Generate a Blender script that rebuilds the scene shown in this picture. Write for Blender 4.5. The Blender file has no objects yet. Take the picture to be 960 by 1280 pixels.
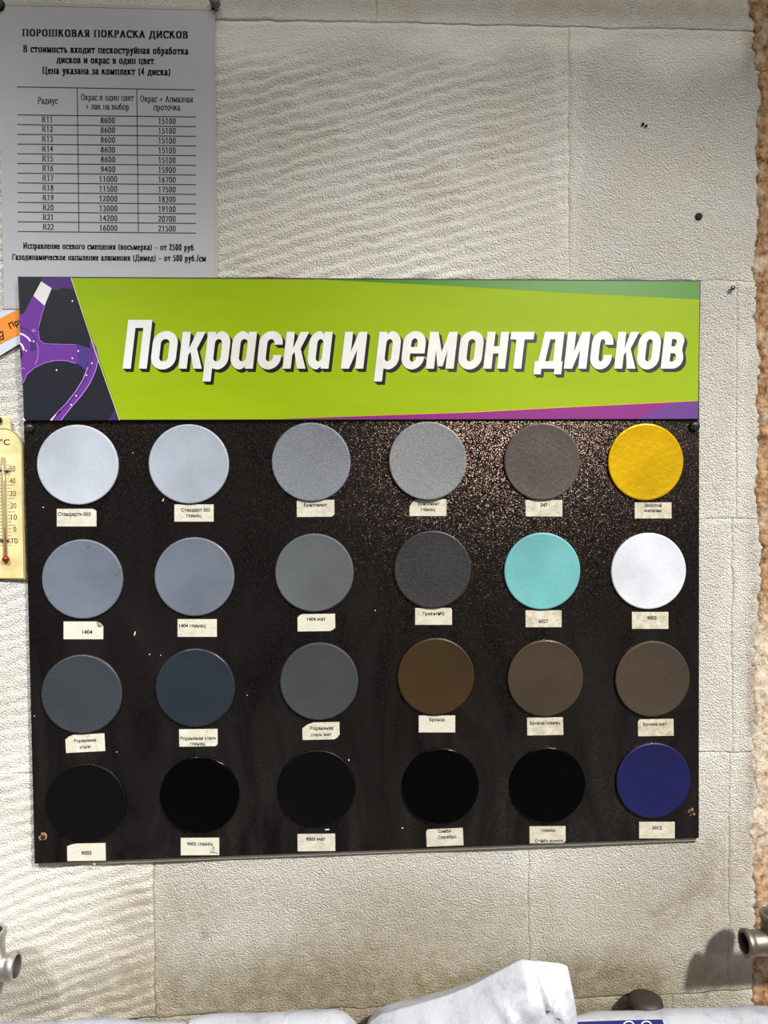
import bpy, bmesh, math, random
import numpy as np
from mathutils import Vector, Matrix

# ------------------------------------------------------------------ camera, world, lights, exposure
sc = bpy.context.scene
C = sc.collection
F, D, ZC = 962.0, 0.78, 1.40            # focal length in pixels (960x1280), distance to wall, camera height
ya, pi_, ro = math.radians(-3.08765), math.radians(-1.66822), math.radians(-0.60191)
Ry = Matrix(((math.cos(ya), 0, math.sin(ya)), (0, 1, 0), (-math.sin(ya), 0, math.cos(ya))))
Rp = Matrix(((1, 0, 0), (0, math.cos(pi_), -math.sin(pi_)), (0, math.sin(pi_), math.cos(pi_))))
Rr = Matrix(((math.cos(ro), -math.sin(ro), 0), (math.sin(ro), math.cos(ro), 0), (0, 0, 1)))
RC = Ry @ Rp @ Rr                        # camera rotation in the wall's frame (x right, y up, z towards the viewer)
TO = Matrix(((1, 0, 0), (0, 0, -1), (0, 1, 0)))   # wall frame -> Blender (x, -z, y)
cam_d = bpy.data.cameras.new('camera')
cam = bpy.data.objects.new('camera', cam_d); C.objects.link(cam)
cam_d.sensor_fit = 'AUTO'; cam_d.sensor_width = 36.0; cam_d.lens = 36.0 * F / 1280.0
cam_d.clip_start = 0.02
cam.matrix_world = Matrix.Translation((0, -D, ZC)) @ (TO @ RC).to_4x4()
sc.camera = cam

def at(px, py, h=0.0):
    """the point on the plane h metres in front of the wall seen at photo pixel (px, py)"""
    d = RC @ Vector(((px - 480) / F, -(py - 640) / F, -1))
    t = (D - h) / -d.z
    return Vector((d.x * t, -h, ZC + d.y * t))

world = bpy.data.worlds.new('world'); sc.world = world; world.use_nodes = True
bg = world.node_tree.nodes['Background']
bg.inputs['Color'].default_value = (0.93, 0.96, 1.0, 1); bg.inputs['Strength'].default_value = 0.045

def spot(name, loc, aim, power, size, radius, col, blend=1.0):
    l = bpy.data.lights.new(name, 'SPOT'); l.energy = power; l.spot_size = math.radians(size); l.spot_blend = blend
    l.shadow_soft_size = radius; l.color = col
    o = bpy.data.objects.new(name, l); C.objects.link(o)
    o.location = loc
    o.rotation_euler = (Vector(aim) - Vector(loc)).to_track_quat('-Z', 'Y').to_euler()
    return o
spot('work_lamp', (1.40, -2.00, ZC + 1.75), (-0.065, 0, ZC - 0.653), 362, 32.7, 0.09, (1.0, 0.965, 0.90))
spot('work_lamp', (-0.80, -1.70, ZC + 1.55), (-0.50, 0, ZC - 0.10), 127, 25.1, 0.08, (0.93, 0.97, 1.0))
al = bpy.data.lights.new('overhead_fill', 'AREA'); al.energy = 8; al.size = 1.3; al.color = (1.0, .97, .92)  # unseen overhead light, added as soft fill
ao = bpy.data.objects.new('overhead_fill', al); C.objects.link(ao); ao.location = (0.1, -1.3, ZC + 1.7)
tl = bpy.data.lights.new('glitter_light', 'AREA'); tl.shape = 'RECTANGLE'; tl.energy = 6; tl.size = 0.8; tl.size_y = 0.12; tl.color = (1.0, .96, .90)  # added unseen light, placed so its reflection makes the board glitter
to_ = bpy.data.objects.new('glitter_light', tl); C.objects.link(to_); to_.location = (1.02, -2.60, ZC + 0.94)
to_.rotation_euler = (Vector((0.1, 0, ZC)) - to_.location).to_track_quat('-Z', 'Y').to_euler()

vs = sc.view_settings
sc.display_settings.display_device = 'sRGB'
vs.view_transform = 'Standard'; vs.look = 'None'; vs.gamma = 1.0; vs.use_curve_mapping = False
vs.exposure = 1.04

# ------------------------------------------------------------------ helpers
rng = np.random.default_rng(7)
random.seed(5)

def lin(c):
    return tuple((v / 255 / 12.92) if v / 255 <= 0.04045 else ((v / 255 + 0.055) / 1.055) ** 2.4 for v in c)

def obj(name, me, m=None, parent=None, **tags):
    o = bpy.data.objects.new(name, me); C.objects.link(o)
    if m is not None:
        for mm in (m if isinstance(m, (list, tuple)) else [m]): me.materials.append(mm)
    if parent is not None:
        o.parent = parent
        o.matrix_parent_inverse = Matrix.Translation(-parent.location)
    for k, v in tags.items(): o[k] = v
    return o

def empty(name, loc, label, cat, group=None):
    o = bpy.data.objects.new(name, None); C.objects.link(o); o.location = loc; o.empty_display_size = 0.02
    o['label'] = label; o['category'] = cat
    if group: o['group'] = group
    return o

def mesh(verts, faces, name='mesh', smooth=False, mi=None):
    me = bpy.data.meshes.new(name); me.from_pydata([tuple(v) for v in verts], [], faces); me.update()
    if smooth: me.polygons.foreach_set('use_smooth', [True] * len(me.polygons))
    if mi is not None: me.polygons.foreach_set('material_index', mi)
    return me

def bm_mesh(bm, smooth=True, name='mesh'):
    me = bpy.data.meshes.new(name); bmesh.ops.recalc_face_normals(bm, faces=bm.faces); bm.to_mesh(me); bm.free()
    if smooth: me.polygons.foreach_set('use_smooth', [True] * len(me.polygons))
    return me

def nodes(m): return m.node_tree.nodes, m.node_tree.links

def mat(name, col, rough=0.6, metal=0.0, spec=0.5, coat=0.0):
    m = bpy.data.materials.new(name); m.use_nodes = True
    b = m.node_tree.nodes['Principled BSDF']
    b.inputs['Base Color'].default_value = (*lin(col), 1); b.inputs['Roughness'].default_value = rough
    b.inputs['Metallic'].default_value = metal; b.inputs['Specular IOR Level'].default_value = spec
    b.inputs['Coat Weight'].default_value = coat
    return m

def tex(m, kind, scale, detail=2.0, rough=0.5, vec=None, **kw):
    N, L = nodes(m); t = N.new('ShaderNodeTex' + kind); t.inputs['Scale'].default_value = scale
    if 'Detail' in t.inputs: t.inputs['Detail'].default_value = detail
    if 'Roughness' in t.inputs: t.inputs['Roughness'].default_value = rough
    if vec is None:
        c = N.new('ShaderNodeTexCoord'); vec = c.outputs['Object']
    L.new(vec, t.inputs['Vector'])
    return t

def ramp(m, src, stops):
    N, L = nodes(m); r = N.new('ShaderNodeValToRGB'); e = r.color_ramp.elements
    while len(e) < len(stops): e.new(0.5)
    for el, (p, c) in zip(e, stops):
        el.position = p; el.color = (c, c, c, 1) if not hasattr(c, '__len__') else (*lin(c), 1)
    L.new(src, r.inputs['Fac']); return r.outputs['Color']

def mixc(m, fac, a, b, mode='MIX'):
    N, L = nodes(m); x = N.new('ShaderNodeMix'); x.data_type = 'RGBA'; x.blend_type = mode
    for s, v in ((x.inputs[0], fac), (x.inputs[6], a), (x.inputs[7], b)):
        if hasattr(v, 'node'): L.new(v, s)
        elif isinstance(v, (int, float)): s.default_value = v
        else: s.default_value = (*lin(v), 1)
    return x.outputs[2]

def bump(m, height, dist, strength=1.0, prev=None):
    N, L = nodes(m); b = N.new('ShaderNodeBump'); b.inputs['Distance'].default_value = dist; b.inputs['Strength'].default_value = strength
    L.new(height, b.inputs['Height'])
    if prev is not None: L.new(prev, b.inputs['Normal'])
    return b.outputs['Normal']

def bsdf(m): return m.node_tree.nodes['Principled BSDF']
def link(m, out, sock): m.node_tree.links.new(out, bsdf(m).inputs[sock])

def mapping(m, scale, rot=(0, 0, 0)):
    N, L = nodes(m); c = N.new('ShaderNodeTexCoord'); p = N.new('ShaderNodeMapping')
    p.inputs['Scale'].default_value = scale; p.inputs['Rotation'].default_value = rot
    L.new(c.outputs['Object'], p.inputs['Vector']); return p.outputs['Vector']

# smooth value noise on numpy arrays
def vnoise(x, z, s, seed):
    r = np.random.default_rng(seed); n = 256; lat = r.random((n, n))
    u, v = x / s + 1000.3, z / s + 1000.7
    i, j = np.floor(u).astype(int), np.floor(v).astype(int); fu, fv = u - i, v - j
    fu = fu * fu * (3 - 2 * fu); fv = fv * fv * (3 - 2 * fv)
    a, b, c, d = lat[i % n, j % n], lat[(i + 1) % n, j % n], lat[i % n, (j + 1) % n], lat[(i + 1) % n, (j + 1) % n]
    return (a * (1 - fu) + b * fu) * (1 - fv) + (c * (1 - fu) + d * fu) * fv

def sstep(a, b, x):
    t = np.clip((x - a) / (b - a), 0, 1); return t * t * (3 - 2 * t)

def box_mesh(pts_front, h0, h1=None):
    """quad slab: four (px,py) corners seen at depth h0 (front face); back face at depth h1"""
    f = [at(x, y, h0) for x, y in pts_front]
    b = [Vector((p.x, -h1, p.z)) for p in f]
    return f, b

def slab(pts, h0, h1, bevel=0.0, idx_side=0):
    """prism: outline given as points on the front plane (Vectors), front at depth h0, back at h1"""
    n = len(pts); bm = bmesh.new()
    fr = [bm.verts.new((p.x, -h0, p.z)) for p in pts]; bk = [bm.verts.new((p.x, -h1, p.z)) for p in pts]
    bm.faces.new(fr)
    bm.faces.new(bk[::-1])
    for i in range(n):
        f = bm.faces.new((fr[i], bk[i], bk[(i + 1) % n], fr[(i + 1) % n])); f.material_index = idx_side
    if bevel:
        ed = [e for e in bm.edges if all(v in fr for v in e.verts)]
        bmesh.ops.bevel(bm, geom=ed, offset=bevel, segments=2, profile=0.5, affect='EDGES')
    return bm_mesh(bm, smooth=False)

# ------------------------------------------------------------------ wall materials
def wall_mat():
    m = mat('wall_paint', (226, 222, 208), 0.75, spec=0.25)
    N, L = nodes(m)
    att = N.new('ShaderNodeAttribute'); att.attribute_name = 'stain_shade'
    sp = N.new('ShaderNodeSeparateColor'); L.new(att.outputs['Color'], sp.inputs[0])
    big = tex(m, 'Noise', 9.0, 5, 0.6)
    base = mixc(m, ramp(m, big.outputs['Fac'], [(0.35, 0.0), (0.7, 1.0)]), (247, 245, 238), (238, 232, 219))
    fine = tex(m, 'Noise', 60.0, 6, 0.7)
    # stains, and shade painted in along the bottom, from an attribute broken up by noise
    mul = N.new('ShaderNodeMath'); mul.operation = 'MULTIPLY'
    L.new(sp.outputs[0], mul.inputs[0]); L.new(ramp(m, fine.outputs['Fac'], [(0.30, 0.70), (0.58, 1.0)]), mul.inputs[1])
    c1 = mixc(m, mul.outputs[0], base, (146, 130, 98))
    mul2 = N.new('ShaderNodeMath'); mul2.operation = 'MULTIPLY'
    L.new(sp.outputs[1], mul2.inputs[0]); L.new(ramp(m, fine.outputs['Fac'], [(0.38, 0.1), (0.6, 1.0)]), mul2.inputs[1])
    c2 = mixc(m, mul2.outputs[0], c1, (150, 98, 52))
    # pin holes and small dark flecks in the paint
    vo = tex(m, 'Voronoi', 190.0); vo.inputs['Randomness'].default_value = 1.0
    pit = N.new('ShaderNodeMath'); pit.operation = 'LESS_THAN'; pit.inputs[1].default_value = 0.17; L.new(vo.outputs['Distance'], pit.inputs[0])
    g = tex(m, 'Noise', 26.0, 4, 0.6)
    pm = N.new('ShaderNodeMath'); pm.operation = 'MULTIPLY'; L.new(pit.outputs[0], pm.inputs[0]); L.new(ramp(m, g.outputs['Fac'], [(0.52, 0.0), (0.66, 0.75)]), pm.inputs[1])
    c3 = mixc(m, pm.outputs[0], c2, (96, 84, 66))
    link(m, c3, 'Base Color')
    # orange-peel relief of roller paint over foamed concrete; smoother where trowelled (stain blue channel)
    n1 = tex(m, 'Noise', 560.0, 4, 0.8); n2 = tex(m, 'Voronoi', 600.0)
    add = N.new('ShaderNodeMath'); add.operation = 'SUBTRACT'; L.new(n1.outputs['Fac'], add.inputs[0]); L.new(n2.outputs['Distance'], add.inputs[1])
    rg = N.new('ShaderNodeMath'); rg.operation = 'MULTIPLY'; L.new(add.outputs[0], rg.inputs[0]); L.new(sp.outputs[2], rg.inputs[1])
    link(m, bump(m, rg.outputs[0], 0.0027, 1.0), 'Normal')
    return m
WALL = wall_mat()

def rough_mat():
    m = mat('bare_render', (170, 130, 95), 0.95, spec=0.1)
    a = tex(m, 'Noise', 130.0, 6, 0.75); b = tex(m, 'Noise', 28.0, 4, 0.6)
    c = mixc(m, ramp(m, a.outputs['Fac'], [(0.36, 0.0), (0.62, 1.0)]), (112, 72, 42), (205, 168, 130))
    c = mixc(m, ramp(m, b.outputs['Fac'], [(0.52, 0.0), (0.68, 0.8)]), c, (222, 210, 188))
    N, L = nodes(m); cc = N.new('ShaderNodeTexCoord'); sx = N.new('ShaderNodeSeparateXYZ'); L.new(cc.outputs['Object'], sx.inputs[0])
    z1_, z2_, z3_, z4_ = [at(950, y).z for y in (1120, 1020, 800, 740)]
    cv = N.new('ShaderNodeMapRange'); L.new(sx.outputs['Z'], cv.inputs[0]); cv.inputs[1].default_value = z1_; cv.inputs[2].default_value = z4_
    splash = ramp(m, cv.outputs[0], [(0.0, 0.0), ((z2_ - z1_) / (z4_ - z1_), 1.0), ((z3_ - z1_) / (z4_ - z1_), 1.0), (1.0, 0.0)])
    k_ = N.new('ShaderNodeMath'); k_.operation = 'MULTIPLY'; L.new(splash, k_.inputs[0]); L.new(ramp(m, a.outputs['Fac'], [(.34, 0.2), (.56, 0.95)]), k_.inputs[1])
    c = mixc(m, k_.outputs[0], c, (226, 212, 196))
    link(m, c, 'Base Color'); link(m, bump(m, a.outputs['Fac'], 0.004, 1.0), 'Normal')
    return m
ROUGH = rough_mat()

# ------------------------------------------------------------------ wall_back: painted foam-concrete blocks
EDGE_PX = [(-400, 938), (0, 941), (60, 943), (90, 948), (115, 951), (150, 949), (185, 945), (215, 950), (300, 947), (345, 944), (372, 949), (400, 947), (450, 951), (560, 948), (640, 950), (680, 952), (780, 950), (800, 943),
           (860, 946), (900, 944), (960, 945), (1000, 947), (1050, 942), (1100, 946), (1180, 944), (1290, 943), (1700, 943)]
ez = np.array([at(x, y).z for y, x in EDGE_PX]); ex = np.array([at(x, y).x for y, x in EDGE_PX])
o_ = np.argsort(ez); ez, ex = ez[o_], ex[o_]
def edge_x(z):
    return np.interp(z, ez, ex) + (vnoise(z * 0, z, 0.010, 11) - .5) * 0.006 + (vnoise(z * 0, z, 0.0035, 12) - .5) * 0.004

row_y = [-285, 29, 350, 654, 953, 1258]
rz = [at(500, y).z for y in row_y] + [at(500, 1258).z - 0.25, at(500, 1258).z - 0.50]
xl, xr = -0.80, at(952, 640).x + 0.01
JX = [                                  # vertical joints of each course (metres)
    [at(470, 10).x, at(470, 10).x - .6],
    [at(711, 190).x, at(110, 190).x],
    [at(921, 500).x, at(300, 500).x],
    [at(915, 800).x, at(400, 800).x],
    [at(911, 1150).x, at(661, 1150).x, at(192, 1150).x],
    [at(840, 1300).x, at(430, 1300).x],
    [0.1, -0.4]]
def stain_shade_at(x, z):
    """r: grey-tan grime with painted shade at the bottom centre, g: rust-brown seepage, b: paint relief"""
    def blob(px, py, rx, ry, a, ang=0):
        c = at(px, py); k = D / F; dx, dz = (x - c.x) / k, (z - c.z) / k
        ca, sa = math.cos(math.radians(ang)), math.sin(math.radians(ang))
        u, v = (dx * ca + dz * sa) / rx, (-dx * sa + dz * ca) / ry
        return a * np.exp(-(u * u + v * v))
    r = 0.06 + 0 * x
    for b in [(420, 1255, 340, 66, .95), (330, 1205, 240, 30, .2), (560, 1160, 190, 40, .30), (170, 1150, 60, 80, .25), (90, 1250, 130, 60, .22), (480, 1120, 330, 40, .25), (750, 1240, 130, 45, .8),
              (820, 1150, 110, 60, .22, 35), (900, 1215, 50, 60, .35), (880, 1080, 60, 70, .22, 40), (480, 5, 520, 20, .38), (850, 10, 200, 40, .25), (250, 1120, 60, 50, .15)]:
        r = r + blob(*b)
    g = 0 * x
    for b in [(250, 1150, 26, 20, .30), (190, 1120, 30, 80, .14), (160, 1170, 12, 70, .2), (256, 1172, 14, 10, .3), (850, 1130, 40, 12, .35, 50), (890, 1110, 20, 90, .22), (820, 1140, 16, 9, .4, 30), (935, 65, 8, 26, .3),
              (930, 1080, 20, 120, .16), (350, 1185, 150, 16, .14), (940, 850, 7, 230, .5), (905, 1000, 9, 120, .12), (430, 1150, 60, 12, .12), (800, 1180, 60, 20, .14), (940, 30, 10, 60, .3), (700, 1230, 150, 10, .1)]:
        g = g + blob(*b)
    return np.clip(r, 0, .92), np.clip(g, 0, .9)

def ridge_amount(x, z, row, col):
    return 0
wall = obj('wall_back', mesh([(xl - .02, 0.0095, rz[-1] - .02), (xr + .02, 0.0095, rz[-1] - .02), (xr + .02, 0.0095, rz[0] + .02), (xl - .02, 0.0095, rz[0] + .02),
                              (xl - .02, 0.15, rz[-1] - .02), (xr + .02, 0.15, rz[-1] - .02), (xr + .02, 0.15, rz[0] + .02), (xl - .02, 0.15, rz[0] + .02)],
                             [(0, 1, 2, 3), (5, 4, 7, 6), (1, 5, 6, 2), (4, 0, 3, 7), (3, 2, 6, 7), (4, 5, 1, 0)]), WALL, kind='structure')
a_ = wall.data.color_attributes.new('stain_shade', 'FLOAT_COLOR', 'POINT')
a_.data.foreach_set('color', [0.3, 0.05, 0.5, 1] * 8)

def block(x0, x1, z0, z1, row, k, nleft):
    step = 0.0019
    nx, nz = max(3, int((x1 - x0) / step)), max(3, int((z1 - z0) / step))
    gx, gz = np.meshgrid(np.linspace(x0, x1, nx + 1), np.linspace(z0, z1, nz + 1))
    x, z = gx.ravel(), gz.ravel()
    # worn, wavy arrises and the shallow filled joint
    jag = (vnoise(x, z, 0.012, 21) - .5) * 0.0018
    dl, dr = x - x0, x1 - x; db, dt = z - z0, z1 - z
    if x1 >= xr - 1e-6: dr = dr + 1
    e = np.minimum(np.minimum(dl, dr), np.minimum(db, dt)) + jag
    fillh = vnoise(x, z, 0.05, 33)
    drop = (1 - sstep(0.0, 0.0034, e)) * (0.0001 + 0.0012 * sstep(.35, .9, fillh))
    bead = np.exp(-((np.minimum(dl, dr) - 0.0036) / 0.0016) ** 2) * 0.0007 * vnoise(x, z, 0.03, 34)
    bead += np.exp(-((dt - 0.005) / 0.002) ** 2) * 0.0007 * vnoise(x, z, 0.03, 35)
    # comb ridges running up to the right
    ridge = 0 * x; rb = 1.0 + 0 * x
    ph = (z - 0.27 * x) + (vnoise(x, z, 0.07, 41) - .5) * 0.008 + (vnoise(x, z, 0.010, 42) - .5) * 0.0045
    t = (ph / 0.0128) % 1.0
    saw = np.where(t < 0.74, sstep(-.2, .74, t), 1 - sstep(.74, 1, t))
    wob = 0.40 + 0.60 * vnoise(x, z, 0.022, 43)
    if row == 1 and x0 < at(600, 200).x: amt = sstep(z1 - .018, z1 - .055, z) * (1 - .55 * sstep(at(540, 300).x, at(700, 300).x, x)) * (1 - .6 * sstep(at(520, 300).x, at(715, 300).x, x) * sstep(z0 + .10, z0 + .01, z))
    elif row == 4 and nleft == 0: amt = 0.85 + 0 * x
    elif row in (2, 3) and x1 < 0.2 and nleft == 0: amt = 0.6 + 0 * x
    elif row == 0: amt = 0.0 * x
    else: amt = 0.0 * x
    ridge = saw * amt * wob * 0.0036
    gr = (vnoise(x, z, 0.0045, 51) - .5) * 0.0007 + (vnoise(x, z, 0.09, 52) - .5) * 0.0022
    # a trowelled smooth band along the joints
    sm = 0.80 + 0.20 * sstep(0.000, 0.012, e + (vnoise(x, z, .04, 53) - .5) * .030)
    if row == 0: sm = sm * 0.45
    if row == 1: sm = sm * (.35 + .65 * sstep(z1 - .012, z1 - .055, z + (vnoise(x, z, .05, 54) - .5) * .03))
    sm = sm * (1 - .35 * np.clip(amt, 0, 1)) * (.75 + .5 * vnoise(x, z, .12, 55))
    lift = (0.0002 + .0010 * vnoise(x, z, .06, 56)) * np.exp(-((db) / 0.03) ** 2) if row == 0 else 0
    h = ridge + gr * sm - drop + bead + lift
    X = x + (vnoise(x, z, .018, 91) - .5) * .0022 + (vnoise(x, z, .006, 93) - .5) * .0010; Z = z + (vnoise(x, z, .022, 92) - .5) * .0026 + (vnoise(x, z, .007, 94) - .5) * .0012
    if x1 >= xr - 1e-6:
        ee = edge_x(z); X = np.minimum(X, ee); h = h - 0.002 * sstep(0.006, 0.0, ee - x) - 0.003 * (x > ee)
    v = np.stack([X, -h, Z], 1)
    idx = np.arange((nx + 1) * (nz + 1)).reshape(nz + 1, nx + 1)
    q = np.stack([idx[:-1, :-1], idx[:-1, 1:], idx[1:, 1:], idx[1:, :-1]], -1).reshape(-1, 4)
    # border skirt back to the mortar
    b = np.concatenate([idx[0, :], idx[1:, -1], idx[-1, -2::-1], idx[-2:0:-1, 0]])
    n0 = len(v); sk = v[b].copy(); sk[:, 1] = 0.0095
    V = np.vstack([v, sk]); m_ = len(b); bi = np.arange(m_)
    s = np.stack([b, n0 + bi, n0 + (bi + 1) % m_, b[(bi + 1) % m_]], 1)
    Q = np.vstack([q, s])
    me = bpy.data.meshes.new('block')
    me.vertices.add(len(V)); me.vertices.foreach_set('co', V.ravel().astype(np.float32))
    me.loops.add(Q.size); me.loops.foreach_set('vertex_index', Q.ravel().astype(np.int32))
    me.polygons.add(len(Q)); me.polygons.foreach_set('loop_start', (np.arange(len(Q)) * 4).astype(np.int32))
    me.polygons.foreach_set('use_smooth', np.ones(len(Q), bool))
    me.update(calc_edges=True)
    r, g = stain_shade_at(V[:, 0], V[:, 2])
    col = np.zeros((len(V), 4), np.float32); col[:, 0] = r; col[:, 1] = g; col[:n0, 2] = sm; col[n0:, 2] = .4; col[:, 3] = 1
    at_ = me.color_attributes.new('stain_shade', 'FLOAT_COLOR', 'POINT'); at_.data.foreach_set('color', col.ravel())
    obj('block', me, WALL, wall)

for r_ in range(len(rz) - 1):
    js = sorted([xl] + [j for j in JX[r_] if j > xl + .05] + [xr])
    for k in range(len(js) - 1):
        g_ = 0.00003
        block(js[k] + g_, js[k + 1] - (g_ if k < len(js) - 2 else 0), rz[r_ + 1] + g_, rz[r_] - g_, r_, k, k if r_ != 4 else k)

# bare brown render beyond the ragged paint edge
nx, nz = 90, 520
gx, gz = np.meshgrid(np.linspace(xr - 0.05, xr + 0.22, nx + 1), np.linspace(rz[-1], rz[0], nz + 1))
x, z = gx.ravel(), gz.ravel()
h = -0.0022 - 0.010 * (x < edge_x(z) - .0015) + (vnoise(x, z, .004, 61) - .5) * .0030 + (vnoise(x, z, .016, 62) - .5) * .0035
idx = np.arange((nx + 1) * (nz + 1)).reshape(nz + 1, nx + 1)
q = np.stack([idx[:-1, :-1], idx[:-1, 1:], idx[1:, 1:], idx[1:, :-1]], -1).reshape(-1, 4)
obj('trim_1', mesh(np.stack([x, -h, z], 1), q.tolist(), smooth=True), ROUGH, kind='structure')

def lathe(profile, n=32, axis='Y', cap=True):
    """profile: (radius, along) list, revolved about the axis; returns a bmesh"""
    bm = bmesh.new(); rings = []
    for r, t in profile:
        ring = []
        for i in range(n):
            a = 2 * math.pi * i / n; c, s = r * math.cos(a), r * math.sin(a)
            p = {'Y': (c, t, s), 'X': (t, c, s), 'Z': (c, s, t)}[axis]
            ring.append(bm.verts.new(p))
        rings.append(ring)
    for a, b in zip(rings[:-1], rings[1:]):
        for i in range(n): bm.faces.new((a[i], a[(i + 1) % n], b[(i + 1) % n], b[i]))
    if cap:
        bm.faces.new(rings[0]); bm.faces.new(rings[-1][::-1])
    return bm

def move(me, v):
    me.transform(Matrix.Translation(v)); return me

# small hole left by a plug, and a nail, in the paint
DARK = mat('dark_hole', (30, 24, 18), 0.9)
def hole(px, py, r, h=0.0008):
    p = at(px, py, 0.001)
    me = bm_mesh(lathe([(r * 1.15, 0.0022), (r * 1.05, -0.0006), (r * .8, -0.0011), (r * .3, -0.0012)], 14))
    return obj('plug_hole', move(me, p), DARK, wall)
hole(873.5, 270.5, 0.0035)
hole(804, 155, 0.0013); hole(808, 157, 0.0011)
STEEL = mat('screw_steel', (120, 112, 98), 0.4, metal=0.9)
p = at(914, 361, 0.0); nl = obj('nail', move(bm_mesh(lathe([(0.0008, 0.003), (0.0008, -.003), (.0024, -.0035), (.0022, -.0045)], 16)), p), STEEL,
                              label='small nail head in the white wall right of the green sign', category='nail')

# ------------------------------------------------------------------ text helpers
def hull2(pts):
    pts = sorted(set((round(a, 6), round(b, 6)) for a, b in pts))
    def half(ps):
        o = []
        for p in ps:
            while len(o) > 1 and (o[-1][0] - o[-2][0]) * (p[1] - o[-2][1]) - (o[-1][1] - o[-2][1]) * (p[0] - o[-2][0]) <= 0: o.pop()
            o.append(p)
        return o
    a, b = half(pts), half(pts[::-1]); return a[:-1] + b[:-1]

def arc(cx, cy, rx, ry, a0, a1, n=9):
    return [(cx + rx * math.cos(math.radians(a0 + (a1 - a0) * i / n)), cy + ry * math.sin(math.radians(a0 + (a1 - a0) * i / n))) for i in range(n + 1)]

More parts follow.
